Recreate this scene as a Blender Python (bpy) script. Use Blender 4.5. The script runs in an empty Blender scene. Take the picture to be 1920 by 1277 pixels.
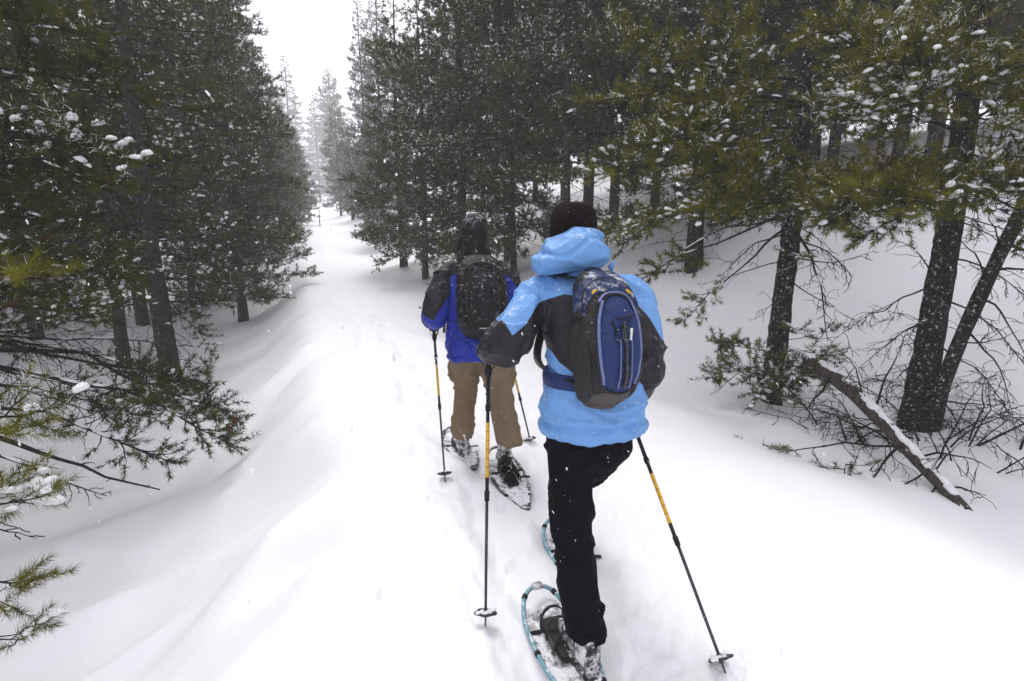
import bpy, math, random
import numpy as np
from mathutils import Vector, Matrix

S = bpy.context.scene
COL = S.collection
rad = math.radians

# ------------------------------------------------------------------ camera
F = 1000.0; CW, CH = 1920.0, 1277.0          # focal length in pixels of the 1920 px wide photograph
PITCH = rad(11.7); HC = 1.65
cam_d = bpy.data.cameras.new('camera'); cam = bpy.data.objects.new('camera', cam_d); COL.objects.link(cam)
cam_d.sensor_width = 36.0; cam_d.lens = 36.0 * F / CW; cam_d.clip_start = 0.05; cam_d.clip_end = 1000
cam.location = (0, 0, HC); cam.rotation_euler = (math.pi / 2 - PITCH, 0, 0)
S.camera = cam

# ------------------------------------------------------------------ overcast sky and veiled sun
SUN_EL, SUN_AZ = rad(56), rad(-19)            # azimuth clockwise from +Y
world = bpy.data.worlds.new('World'); S.world = world; world.use_nodes = True
wn = world.node_tree; wn.nodes.clear()
wo = wn.nodes.new('ShaderNodeOutputWorld'); wb = wn.nodes.new('ShaderNodeBackground')
sky = wn.nodes.new('ShaderNodeTexSky'); sky.sky_type = 'NISHITA'; sky.sun_disc = False
sky.sun_elevation = SUN_EL; sky.sun_rotation = SUN_AZ; sky.air_density = 1.0; sky.dust_density = 6.0
hs = wn.nodes.new('ShaderNodeHueSaturation'); hs.inputs['Saturation'].default_value = 0.15
mx = wn.nodes.new('ShaderNodeMix'); mx.data_type = 'RGBA'; mx.inputs[0].default_value = 0.85
mx.inputs[7].default_value = (13.6, 13.35, 14.4, 1)   # the even white of the cloud deck
wn.links.new(sky.outputs[0], hs.inputs['Color']); wn.links.new(hs.outputs[0], mx.inputs[6])
wn.links.new(mx.outputs[2], wb.inputs['Color']); wb.inputs['Strength'].default_value = 0.1
wn.links.new(wb.outputs[0], wo.inputs['Surface'])
sun_d = bpy.data.lights.new('sun', 'SUN'); sun = bpy.data.objects.new('sun', sun_d); COL.objects.link(sun)
sun_d.energy = 1.45; sun_d.angle = rad(25); sun_d.color = (1.0, 0.97, 0.93)
sd = Vector((math.sin(SUN_AZ) * math.cos(SUN_EL), math.cos(SUN_AZ) * math.cos(SUN_EL), math.sin(SUN_EL)))
sun.rotation_euler = sd.to_track_quat('Z', 'Y').to_euler(); sun.location = sd * 30

S.view_settings.view_transform = 'Standard'; S.view_settings.look = 'None'
S.view_settings.gamma = 1.0; S.view_settings.use_curve_mapping = False
S.view_settings.exposure = 0.18
S.render.engine = 'CYCLES'
cy = S.cycles
cy.use_denoising = True
try: cy.denoiser = 'OPENIMAGEDENOISE'
except Exception: pass
cy.max_bounces = 6; cy.diffuse_bounces = 3; cy.glossy_bounces = 2; cy.transmission_bounces = 3
cy.transparent_max_bounces = 4; cy.volume_bounces = 2
cy.use_adaptive_sampling = True; cy.adaptive_threshold = 0.02
cy.sample_clamp_indirect = 4.0

# ------------------------------------------------------------------ helpers
UP = np.array([0, 0, 1.0])
def unit(v): v = np.asarray(v, float); return v / (np.linalg.norm(v) + 1e-12)
SP, CP = math.sin(PITCH), math.cos(PITCH)
def ray(px, py):
    v = -(py - CH / 2) / F
    return np.array([(px - CW / 2) / F, CP + v * SP, -SP + v * CP])
def P(px, py, Y):                              # world point seen at a photograph pixel, Y metres ahead
    d = ray(px, py); return np.array([0, 0, HC]) + d * (Y / d[1])
def W(px, Y, z): return np.array([(px - CW / 2) / F * (Y * CP + (HC - z) * SP), Y, z])
def pxm(px, py, Y): return (Y / ray(px, py)[1]) / F   # metres per photograph pixel there

def gnoise(p, seed=0):                         # gradient noise, about -0.7..0.7
    p = np.asarray(p, float); i = np.floor(p).astype(np.int64); f = p - i
    u = f * f * f * (f * (f * 6 - 15) + 10)
    res = np.zeros(len(p))
    for dx in (0, 1):
        for dy in (0, 1):
            for dz in (0, 1):
                h = ((i[:, 0] + dx) * 374761393 + (i[:, 1] + dy) * 668265263 + (i[:, 2] + dz) * 2147483647 + seed * 974711) & 0xffffffff
                h = ((h ^ (h >> 13)) * 1274126177) & 0xffffffff
                h = (h ^ (h >> 16)) & 0xffffffff
                a = (h & 0xffff) / 65535.0 * 2 * math.pi
                z = ((h >> 16) & 0xffff) / 65535.0 * 2 - 1
                r = np.sqrt(np.maximum(0, 1 - z * z))
                g = np.cos(a) * r * (f[:, 0] - dx) + np.sin(a) * r * (f[:, 1] - dy) + z * (f[:, 2] - dz)
                w = (u[:, 0] if dx else 1 - u[:, 0]) * (u[:, 1] if dy else 1 - u[:, 1]) * (u[:, 2] if dz else 1 - u[:, 2])
                res += w * g
    return res
def fbm(p, seed=0, octs=3, gain=0.5):
    r = 0; a = 1.0; p = np.asarray(p, float)
    for k in range(octs):
        r = r + a * gnoise(p * (2.03 ** k), seed + 17 * k); a *= gain
    return r
def crease(p, freq, seed, power=2.5):           # sharp-edged cloth folds: ridged noise, domain-warped
    w = np.stack([gnoise(p * 4.1, seed + 1), gnoise(p * 4.1, seed + 2), gnoise(p * 4.1, seed + 3)], 1) * .10
    n = gnoise((p + w) * freq, seed); return np.clip(1 - np.abs(n) * 3.2, 0, 1) ** power
def sstep(a, b, x):
    t = np.clip((np.asarray(x, float) - a) / (b - a), 0, 1); return t * t * (3 - 2 * t)

class MB:                                      # collects verts and faces of one mesh
    def __init__(s): s.v = []; s.f = {3: [], 4: []}; s.n = 0; s.a = []
    def add(s, v, *faces, att=0.0):
        v = np.asarray(v, float).reshape(-1, 3)
        for f in faces:
            f = np.asarray(f, np.int64)
            if len(f): s.f[f.shape[1]].append(f + s.n)
        s.v.append(v); s.n += len(v)
        s.a.append(np.broadcast_to(np.asarray(att, float), (len(v),)))
    def verts(s): return np.concatenate(s.v) if s.v else np.zeros((0, 3))
    def mesh(s, name, offset=None, smooth=True, att=None):
        v = s.verts()
        if offset is not None: v = v - np.asarray(offset)
        return make_mesh(name, v, [np.concatenate(s.f[k]) for k in (3, 4) if s.f[k]], smooth, {att: np.concatenate(s.a)} if att else None)
def make_mesh(name, v, faces, smooth=True, atts=None):
    me = bpy.data.meshes.new(name)
    v = np.ascontiguousarray(v, np.float32)
    me.vertices.add(len(v)); me.vertices.foreach_set('co', v.ravel())
    loops = np.concatenate([f.ravel() for f in faces]).astype(np.int32)
    tot = np.concatenate([np.full(len(f), f.shape[1]) for f in faces])
    start = np.concatenate([[0], np.cumsum(tot)[:-1]]).astype(np.int32)
    me.loops.add(len(loops)); me.loops.foreach_set('vertex_index', loops)
    me.polygons.add(len(tot)); me.polygons.foreach_set('loop_start', start)
    me.polygons.foreach_set('use_smooth', np.full(len(tot), smooth, bool))
    me.update(calc_edges=True)
    if atts:
        for k, d in atts.items():
            a = me.attributes.new(k, 'FLOAT', 'POINT'); a.data.foreach_set('value', np.ascontiguousarray(d, np.float32))
    return me
def link(name, me, mat, parent=None, kind=None, label=None, cat=None, group=None):
    o = bpy.data.objects.new(name, me); COL.objects.link(o)
    if mat is not None and me is not None and not me.materials: me.materials.append(mat)
    if parent is not None: o.parent = parent
    tag(o, label, cat, group, kind); return o
def tag(o, label=None, cat=None, group=None, kind=None):
    for k, x in (('label', label), ('category', cat), ('group', group), ('kind', kind)):
        if x: o[k] = x
    return o
def empty(name, loc, label, cat, group=None):
    o = bpy.data.objects.new(name, None); COL.objects.link(o); o.empty_display_size = 0.1
    o.location = Vector(tuple(float(c) for c in loc)); tag(o, label, cat, group); return o
def part(name, mb, mat, parent, smooth=True, kind=None, label=None, att=None):   # geometry given in world space
    me = mb.mesh(name, np.array(parent_loc(parent)), smooth, att) if isinstance(mb, MB) else mb
    return link(name, me, mat, parent, kind, label)
def parent_loc(p):
    l = np.zeros(3)
    while p is not None: l = l + np.array(p.location); p = p.parent
    return l

def frames(pts):
    pts = np.asarray(pts, float); t = np.gradient(pts, axis=0); t /= np.linalg.norm(t, axis=1)[:, None] + 1e-12
    a = np.array([0, 0, 1.0]) if abs(t[0, 2]) < 0.9 else np.array([1.0, 0, 0])
    u = np.cross(t[0], a); u /= np.linalg.norm(u); U = [u]
    for k in range(1, len(pts)):
        u = U[-1] - t[k] * np.dot(U[-1], t[k]); u /= np.linalg.norm(u) + 1e-12; U.append(u)
    U = np.array(U); return t, U, np.cross(t, U)
def tube(mb, pts, r, sides=6, caps=True, att=0.0, flat=1.0, rough=0.0, seed=0):
    pts = np.asarray(pts, float); n = len(pts); r = np.broadcast_to(np.asarray(r, float), (n,))
    t, U, W = frames(pts)
    a = np.linspace(0, 2 * math.pi, sides, endpoint=False)
    rr = r[:, None] * np.ones(sides)
    if rough: rr = rr * (1 + rough * np.random.RandomState(seed).uniform(-1, 1, rr.shape))
    v = pts[:, None, :] + rr[..., None] * (np.cos(a)[None, :, None] * U[:, None, :] + flat * np.sin(a)[None, :, None] * W[:, None, :])
    k = np.arange(sides); k2 = (k + 1) % sides
    q = np.concatenate([np.stack([i * sides + k, i * sides + k2, (i + 1) * sides + k2, (i + 1) * sides + k], 1) for i in range(n - 1)])
    v = v.reshape(-1, 3); tri = np.zeros((0, 3), int)
    if caps:
        v = np.concatenate([v, pts[:1], pts[-1:]]); c0, c1 = n * sides, n * sides + 1
        tri = np.concatenate([np.stack([k2, k, np.full(sides, c0)], 1), np.stack([(n - 1) * sides + k, (n - 1) * sides + k2, np.full(sides, c1)], 1)])
    mb.add(v, q, tri, att=att)
def spline(pts, n):                            # Catmull-Rom through rows of any width
    p = np.asarray(pts, float); p = np.concatenate([[2 * p[0] - p[1]], p, [2 * p[-1] - p[-2]]])
    m = len(p) - 3; out = []
    for x in np.linspace(0, m - 1e-9, n):
        i = int(x); t = x - i; a, b, c, d = p[i:i + 4]
        out.append(0.5 * (2 * b + (c - a) * t + (2 * a - 5 * b + 4 * c - d) * t * t + (3 * b - a - 3 * c + d) * t ** 3))
    return np.array(out)
def box(mb, c, ax, h, bev=0.0):                # box with centre, 3 axes (rows), half sizes; optional chamfer
    c = np.asarray(c, float); ax = np.asarray(ax, float); h = np.asarray(h, float)
    if bev <= 0:
        s = np.array([[x, y, z] for z in (-1, 1) for y in (-1, 1) for x in (-1, 1)], float) * h
        mb.add(c + s @ ax, [[0, 2, 3, 1], [4, 5, 7, 6], [0, 1, 5, 4], [2, 6, 7, 3], [0, 4, 6, 2], [1, 3, 7, 5]]); return
    loft(mb, [(c + ax[2] * z, h[0] - ins, h[1] - ins, ax[0], ax[1], 6.0) for z, ins in ((-h[2], bev), (-h[2] + bev, 0), (h[2] - bev, 0), (h[2], bev))], 16)
def loft(mb, rings, sides=32, caps=True, att=0.0):   # ring: centre, a, b, axisA, axisB, superellipse power
    V = []
    a = np.linspace(0, 2 * math.pi, sides, endpoint=False); ca, sa = np.cos(a), np.sin(a)
    for c, ra, rb, A, B, pw in rings:
        x = np.sign(ca) * np.abs(ca) ** (2 / pw) * ra; y = np.sign(sa) * np.abs(sa) ** (2 / pw) * rb
        V.append(np.asarray(c) + x[:, None] * np.asarray(A) + y[:, None] * np.asarray(B))
    n = len(V); k = np.arange(sides); k2 = (k + 1) % sides
    q = np.concatenate([np.stack([i * sides + k, i * sides + k2, (i + 1) * sides + k2, (i + 1) * sides + k], 1) for i in range(n - 1)])
    v = np.concatenate(V); tri = np.zeros((0, 3), int)
    if caps:
        v = np.concatenate([v, [np.mean(V[0], 0)], [np.mean(V[-1], 0)]]); c0, c1 = n * sides, n * sides + 1
        tri = np.concatenate([np.stack([k2, k, np.full(sides, c0)], 1), np.stack([(n - 1) * sides + k, (n - 1) * sides + k2, np.full(sides, c1)], 1)])
    mb.add(v, q, tri, att=att)
_ico = {}
def ico(sub):
    if sub not in _ico:
        import bmesh
        bm = bmesh.new(); bmesh.ops.create_icosphere(bm, subdivisions=sub, radius=1.0)
        _ico[sub] = (np.array([v.co[:] for v in bm.verts]), np.array([[v.index for v in f.verts] for f in bm.faces])); bm.free()
    return _ico[sub]
def ellipsoid(mb, c, axes, r, sub=3):
    v, f = ico(sub); mb.add(np.asarray(c) + (v * np.asarray(r)) @ np.asarray(axes, float), f)

# ------------------------------------------------------------------ materials
def mat(name, build):
    m = bpy.data.materials.new(name); m.use_nodes = True; nt = m.node_tree; nt.nodes.clear()
    out = nt.nodes.new('ShaderNodeOutputMaterial')
    def N(t, **k):
        n = nt.nodes.new(t)
        for a, b in k.items(): setattr(n, a, b)
        return n
    def L(a, b): nt.links.new(a, b)
    build(N, L, out); return m
def val(N, L, node_in, x):
    if hasattr(x, 'is_output'): L(x, node_in)
    else: node_in.default_value = x
def noise(N, L, scale, detail=3, rough=0.55, coord=None, vec=None, dist=0.0):
    n = N('ShaderNodeTexNoise'); n.inputs['Scale'].default_value = scale; n.inputs['Detail'].default_value = detail
    n.inputs['Roughness'].default_value = rough; n.inputs['Distortion'].default_value = dist
    if vec is not None: L(vec, n.inputs['Vector'])
    else:
        tc = N('ShaderNodeTexCoord'); L(tc.outputs[coord or 'Object'], n.inputs['Vector'])
    return n.outputs['Fac']
def ramp(N, L, fac, stops):
    r = N('ShaderNodeValToRGB'); e = r.color_ramp.elements
    while len(e) < len(stops): e.new(0.5)
    for k, (p, c) in enumerate(stops): e[k].position = p; e[k].color = c if len(c) == 4 else (*c, 1)
    L(fac, r.inputs[0]); return r.outputs[0]
def maprange(N, L, x, a, b, c=0.0, d=1.0):
    m = N('ShaderNodeMapRange'); L(x, m.inputs[0])
    for i, q in zip((1, 2, 3, 4), (a, b, c, d)): m.inputs[i].default_value = q
    return m.outputs[0]
def mixc(N, L, fac, a, b):
    m = N('ShaderNodeMix', data_type='RGBA'); val(N, L, m.inputs[0], fac)
    for s, x in ((6, a), (7, b)):
        if hasattr(x, 'is_output'): L(x, m.inputs[s])
        else: m.inputs[s].default_value = (*x, 1) if len(x) == 3 else x
    return m.outputs[2]
def math2(N, L, op, a, b=None):
    m = N('ShaderNodeMath', operation=op); val(N, L, m.inputs[0], a)
    if b is not None: val(N, L, m.inputs[1], b)
    return m.outputs[0]
def bsdf(N, L, out, color, rough=0.8, bump=None, strength=0.3, dist=0.01, spec=0.3, metal=0.0, sheen=0.0, coat=0.0):
    b = N('ShaderNodeBsdfPrincipled')
    if hasattr(color, 'is_output'): L(color, b.inputs['Base Color'])
    else: b.inputs['Base Color'].default_value = (*color, 1)
    val(N, L, b.inputs['Roughness'], rough); b.inputs['Specular IOR Level'].default_value = spec; b.inputs['Metallic'].default_value = metal
    b.inputs['Sheen Weight'].default_value = sheen
    if bump is not None:
        bn = N('ShaderNodeBump'); bn.inputs['Strength'].default_value = strength; bn.inputs['Distance'].default_value = dist
        L(bump, bn.inputs['Height']); L(bn.outputs[0], b.inputs['Normal'])
    L(b.outputs[0], out.inputs['Surface']); return b
def up_mask(N, L, lo, hi, nscale, nlo, nhi, wind=None):   # settled or wind-driven snow: facing mask times a broken noise
    g = N('ShaderNodeNewGeometry')
    v = N('ShaderNodeVectorMath', operation='DOT_PRODUCT'); L(g.outputs['Normal'], v.inputs[0]); v.inputs[1].default_value = wind or (0, 0, 1)
    m = maprange(N, L, v.outputs['Value'], lo, hi)
    n = maprange(N, L, noise(N, L, nscale, 5, 0.7), nlo, nhi)
    return math2(N, L, 'MULTIPLY', m, n)
SNOWC = (0.90, 0.905, 0.93)

def b_snow(N, L, out):
    a = N('ShaderNodeAttribute', attribute_name='trod')
    fine = noise(N, L, 130, 5, 0.7); mid = noise(N, L, 9, 4, 0.6)
    h = math2(N, L, 'ADD', math2(N, L, 'MULTIPLY', mid, math2(N, L, 'MULTIPLY_ADD', a.outputs['Fac'], 1.6)), math2(N, L, 'MULTIPLY', fine, 0.4))
    col = mixc(N, L, maprange(N, L, noise(N, L, 1.3, 3), 0.3, 0.7), (0.89, 0.895, 0.925), (0.92, 0.92, 0.935))
    b = bsdf(N, L, out, col, 0.55, h, 0.35, 0.02, 0.25)
M_SNOW = mat('snow', b_snow)
M_SNOWLUMP = mat('snow_clump', lambda N, L, o: bsdf(N, L, o, SNOWC, 0.75, noise(N, L, 110, 4), 0.8, 0.012, 0.15))
def b_needle(cold, dry):
    def f(N, L, out):
        a = N('ShaderNodeAttribute', attribute_name='tint')
        c = ramp(N, L, a.outputs['Fac'], [(0.0, cold), (0.88, dry), (0.92, (0.16, 0.06, 0.018)), (0.95, (0.13, 0.04, 0.012)), (0.98, (.8, .81, .85)), (1.0, (.85, .86, .9))])
        d = N('ShaderNodeBsdfDiffuse'); t = N('ShaderNodeBsdfTranslucent'); m = N('ShaderNodeMixShader'); m.inputs[0].default_value = 0.3
        g = N('ShaderNodeBsdfGlossy'); g.inputs['Roughness'].default_value = 0.45; g.inputs['Color'].default_value = (0.5, 0.5, 0.5, 1)
        m2 = N('ShaderNodeMixShader'); m2.inputs[0].default_value = 0.006
        L(c, d.inputs[0]); L(c, t.inputs[0]); L(d.outputs[0], m.inputs[1]); L(t.outputs[0], m.inputs[2])
        L(m.outputs[0], m2.inputs[1]); L(g.outputs[0], m2.inputs[2]); L(m2.outputs[0], out.inputs['Surface'])
    return f
M_NEEDLE = mat('pine_needles', b_needle((0.022, 0.031, 0.009), (0.10, 0.10, 0.016)))
M_NEEDLE_NEAR = mat('pine_needles_yellowish', b_needle((0.020, 0.026, 0.006), (0.17, 0.168, 0.014)))
M_NEEDLE_DARK = mat('pine_needles_dull', b_needle((0.022, 0.030, 0.014), (0.05, 0.06, 0.022)))
def b_bark(base, lo, snow):
    def f(N, L, out):
        tc = N('ShaderNodeTexCoord'); mp = N('ShaderNodeMapping'); mp.inputs['Scale'].default_value = (1, 1, 0.35); L(tc.outputs['Object'], mp.inputs['Vector'])
        n = noise(N, L, 28, 5, 0.7, vec=mp.outputs[0])
        vo = N('ShaderNodeTexVoronoi', feature='DISTANCE_TO_EDGE'); vo.inputs['Scale'].default_value = 26; L(mp.outputs[0], vo.inputs['Vector'])
        h = math2(N, L, 'ADD', n, maprange(N, L, vo.outputs['Distance'], 0.0, 0.25))
        c = mixc(N, L, maprange(N, L, n, 0.3, 0.75), lo, base)
        if snow:
            s = up_mask(N, L, 0.05, 0.9, 30, 0.57, 0.66, (-0.75, -0.5, 0.43)); c = mixc(N, L, s, c, SNOWC)
        bsdf(N, L, out, c, 0.9, h, 0.9, 0.03, 0.05)
    return f
M_BARK = mat('pine_bark', b_bark((0.045, 0.036, 0.032), (0.010, 0.008, 0.0075), True))
M_BARK_GREY = mat('grey_bark', b_bark((0.10, 0.086, 0.078), (0.025, 0.021, 0.02), True))
M_LOG = mat('weathered_log_bark', b_bark((0.17, 0.14, 0.12), (0.04, 0.033, 0.03), False))
M_TWIG = mat('dead_twig', b_bark((0.05, 0.04, 0.036), (0.015, 0.012, 0.011), False))
def lump_mesh(lm, sub, rng, name):
    lm = np.array(lm); v, f = ico(sub); k = len(v)
    c, d = lm[:, :3], lm[:, 3:6]; s = np.cross(d, UP); s /= np.linalg.norm(s, axis=1)[:, None] + 1e-9; w = np.cross(s, d)
    jit = 1 + rng.uniform(-.15, .15, (len(lm), k)); vv = v[None] * jit[..., None]
    vv = np.where(vv[..., 2:3] < 0, vv * [1, 1, .45], vv)
    V = c[:, None] + (vv[..., :1] * (d * lm[:, 6:7])[:, None]) + (vv[..., 1:2] * (s * lm[:, 7:8])[:, None]) + (vv[..., 2:3] * (w * lm[:, 8:9])[:, None])
    Fc = (f[None] + (np.arange(len(lm)) * k)[:, None, None]).reshape(-1, 3)
    return make_mesh(name, V.reshape(-1, 3), [Fc], True)
# ------------------------------------------------------------------ ground: a packed trail on a ridge of drifted snow
_TC = np.array([(-20, 0.6), (0, 0.35), (2, 0.2), (3.8, -0.22), (6, -1.25), (8, -2.05), (12, -3.6), (20, -6.6), (30, -10.2), (40, -13.8), (60, -22.5), (100, -42), (200, -95)])
def trail_x(y): return np.interp(y, _TC[:, 0], _TC[:, 1])
_RF = np.array([(0, 0), (1.6, 0), (2.5, .10), (4, .45), (6, 1.2), (8, 2.0), (12, 3.1), (16, 4.0), (24, 5.2), (40, 7), (80, 9), (260, 11)])
_RN = np.array([(0, 0), (1.7, 0), (2.4, -.10), (3.3, -.36), (4.5, -.52), (5.8, -.46), (7.2, .1), (9.2, 1.3), (12, 2.8), (16, 4.0), (24, 5.2), (40, 7), (80, 9), (260, 11)])
_LF = np.array([(0, 0), (0.85, 0), (1.12, -.06), (1.45, -.36), (1.9, -.72), (2.5, -1.0), (3.3, -1.14), (5, -1.15), (8, -1.0), (14, -.4), (30, .8), (80, 3), (260, 5)])
def smooth_interp(x, tab):
    r = 0
    for d, w in ((-.16, .2), (-.08, .2), (0, .2), (.08, .2), (.16, .2)): r = r + w * np.interp(x + d, tab[:, 0], tab[:, 1])
    return r
def terrain(x, y, fine=True):
    x = np.asarray(x, float).ravel(); y = np.asarray(y, float).ravel()
    u = x - trail_x(y)
    p = np.stack([x, y, np.zeros_like(x)], 1)
    wob = 0.25 * gnoise(p * [0.35, 0.35, 1] + 5.3, 3) * sstep(0.3, 1.6, np.abs(u))
    ul = -(u) + wob
    far = sstep(6.0, 12.0, y)
    zr = smooth_interp(u + wob, _RN) * (1 - far) + smooth_interp(u + wob, _RF) * far
    zl = smooth_interp(ul, _LF) * (1 - 0.45 * sstep(10, 26, y))
    z = np.where(u > 0, zr, zl)
    z = z + np.interp(y, [0, 6, 14, 22, 40, 70, 200], [0, 0, .1, .45, 1.9, 3.4, 6.0])
    # drifts: long soft ridges swept down the bank, lips and scoops
    c, s = math.cos(rad(28)), math.sin(rad(28))
    a, b = c * x + s * y, -s * x + c * y
    bank = sstep(0.7, 1.5, -u) * (1 - sstep(3.2, 5.5, -u))
    q = np.stack([a * 0.45, b * 1.1, np.zeros_like(a)], 1)
    rid = 1 - np.abs(2.2 * gnoise(q + 11.7, 5))
    z = z + bank * (0.15 * rid + 0.035 * gnoise(q * 2.6, 8) + .03 * np.clip(1 - np.abs(3 * gnoise(q * [2.2, 1.6, 1], 14)), 0, 1))
    z = z + 0.10 * gnoise(p * [0.5, 0.5, 1], 2) * sstep(1.0, 3.0, np.abs(u)) + 0.05 * gnoise(p * [0.9, 0.4, 1], 4) * sstep(2, 5, y)
    z = z + 0.012 * gnoise(p * 2.2, 9)
    for (hx, hy, r1, r2, ang, d) in DENTS:
        ca, sa = math.cos(ang), math.sin(ang); dx, dy = x - hx, y - hy
        e = ((ca * dx + sa * dy) / r1) ** 2 + ((-sa * dx + ca * dy) / r2) ** 2
        z = z + d * np.exp(-e)
    if fine:
        trod = sstep(1.25, 0.5, np.abs(u + 0.05)) * sstep(16, 5, y)
        for (sx, sy) in ((.205, 1.90), (.33, 2.53), (-.40, 3.98), (-.015, 3.34)): trod = trod * (1 - .9 * np.exp(-(((x - sx) / .22) ** 2 + ((y - sy) / .45) ** 2) ** 2))
        z = z + trod * (0.045 * fbm(p * [5, 4, 1], 21, 3) + 0.018 * gnoise(p * 15, 23) + .010 * np.abs(gnoise(p * 31, 24)))
        z = z + 0.004 * fbm(p * [3, 7, 1], 31, 2)
    return z
def _g(px, py, z=0.0):
    d = ray(px, py); t = (HC - z) / -d[2]; return d[0] * t, d[1] * t
DENTS = []
for (px, py, zz, r1, r2, an, dd) in [(575, 1000, -.05, .30, .16, .5, -.16), (500, 1030, -.3, .45, .14, .9, .10), (540, 690, -.1, .9, .22, 1.2, -.12), (500, 700, -.2, .9, .2, 1.2, .10),
        (560, 590, -.1, 1.2, .5, 1.5, -.10), (500, 480, .2, 3.0, 1.2, 1.2, -.35), (420, 1180, -.6, .5, .12, .7, .07), (720, 490, .2, 2.5, 1.4, .2, -.22), (790, 520, .1, 2.0, .9, 0, .22),
        (760, 590, 0, 1.0, .5, .2, -.08), (860, 565, 0, 1.2, .5, .2, .12)]:
    gx, gy = _g(px, py, zz); DENTS.append((gx, gy, r1, r2, an, dd))
for (tx, ty, tr) in ((3.42, 6.6, .34), (4.55, 5.8, .36), (-6.1, 9.0, .4), (-1.3, 14.5, .5), (3.4, 10.2, .45)):   # wells round the near trunks
    DENTS.append((tx, ty, tr * 1.9, tr * 1.9, 0, .10)); DENTS.append((tx, ty, tr, tr, 0, -.24))
# old snowshoe prints along the packed strip
_pr = np.random.RandomState(8); yy = 4.6
while yy < 15:
    for sx in (-.16, .16):
        DENTS.append((trail_x(yy) + sx + _pr.uniform(-.12, .12), yy + _pr.uniform(-.15, .15), .10, .27, rad(14) + _pr.uniform(-.2, .2), -.05))
    yy += 0.62
for (px, py) in ((700, 1080), (760, 960), (820, 1230), (1010, 1010), (1240, 1130), (960, 1240), (730, 860), (860, 1060)):
    gx, gy = _g(px, py); DENTS.append((gx, gy, .10, .26, rad(14) + _pr.uniform(-.3, .3), -.022))
for (sx, sy, sl, ya) in ((.205, 1.90, .34, 16), (.33, 2.53, .34, 16), (-.40, 3.98, .38, 19), (-.015, 3.34, .38, 16)):   # the snowshoes press in
    DENTS.append((sx, sy, .17, sl * 1.15, rad(ya), .022)); DENTS.append((sx, sy, .135, sl, rad(ya), -.055))
_pr2 = np.random.RandomState(5)
for yb in np.arange(1.2, 4.4, .33):             # fresh prints the walkers left
    for sx in (-.15, .13): DENTS.append((trail_x(yb) + .03 + sx + _pr2.uniform(-.06, .06), yb + _pr2.uniform(-.1, .1), .080, .24, rad(14) + _pr2.uniform(-.25, .25), -.055))
for k in range(26): DENTS.append((trail_x(2) + _pr2.uniform(-.9, 1.0), _pr2.uniform(1.3, 6), .020, .020, 0, -.07))
def ground_z(x, y): return float(terrain([x], [y], False)[0])

th = np.concatenate([np.linspace(-58, 58, 470), np.linspace(58, 302, 62)[1:]]) ; th = np.radians(th[:-1])
rr = np.concatenate([[0.25], 0.6 * (165 / 0.6) ** np.linspace(0, 1, 400)])
TH, RR = np.meshgrid(th, rr); gx, gy = np.sin(TH) * RR, np.cos(TH) * RR
gz = terrain(gx, gy); nth, nr = len(th), len(rr)
k = np.arange(nth); k2 = (k + 1) % nth
q = np.concatenate([np.stack([i * nth + k, (i + 1) * nth + k, (i + 1) * nth + k2, i * nth + k2], 1) for i in range(nr - 1)])
gv = np.stack([gx.ravel(), gy.ravel(), gz], 1)
trod = sstep(1.3, 0.5, np.abs(gv[:, 0] - trail_x(gv[:, 1]) + .05)) * sstep(22, 6, gv[:, 1])
gv = np.concatenate([gv, [[0, 0, ground_z(0, 0)]]]); trod = np.append(trod, 1.0)
tri = np.stack([k, k2, np.full(nth, len(gv) - 1)], 1)
link('ground', make_mesh('ground', gv, [tri[:, ::-1], q[:, ::-1]], True, {'trod': trod}), M_SNOW, kind='structure')
# ------------------------------------------------------------------ pines
def at(pts, t):
    x = np.clip(t, 0, 1) * (len(pts) - 1); i = min(int(x), len(pts) - 2); f = x - i
    return pts[i] * (1 - f) + pts[i + 1] * f, unit(pts[i + 1] - pts[i])
def curves(R, p0, d0, L, droop, lift, n, wander):   # many bending stems at once -> (m, n+1, 3)
    m = len(p0); pts = np.empty((m, n + 1, 3)); pts[:, 0] = p0; d = d0 / (np.linalg.norm(d0, axis=1)[:, None] + 1e-12)
    for i in range(n):
        t = (i + .5) / n; d = d + R.normal(0, wander / math.sqrt(n) * 1.6, (m, 3)) * [1, 1, .7]; d[:, 2] += (-droop * (1 - t) + lift * t) * 2.2 / n
        d /= np.linalg.norm(d, axis=1)[:, None] + 1e-12; pts[:, i + 1] = pts[:, i] + d * (L / n)[:, None]
    return pts
def ats(C, idx, t):                             # point and tangent at t on curves C[idx]
    n = C.shape[1] - 1; x = np.clip(t, 0, 1) * n; i = np.minimum(x.astype(int), n - 1); f = (x - i)[:, None]
    a, b = C[idx, i], C[idx, i + 1]; tg = b - a; return a * (1 - f) + b * f, tg / (np.linalg.norm(tg, axis=1)[:, None] + 1e-12)
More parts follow.
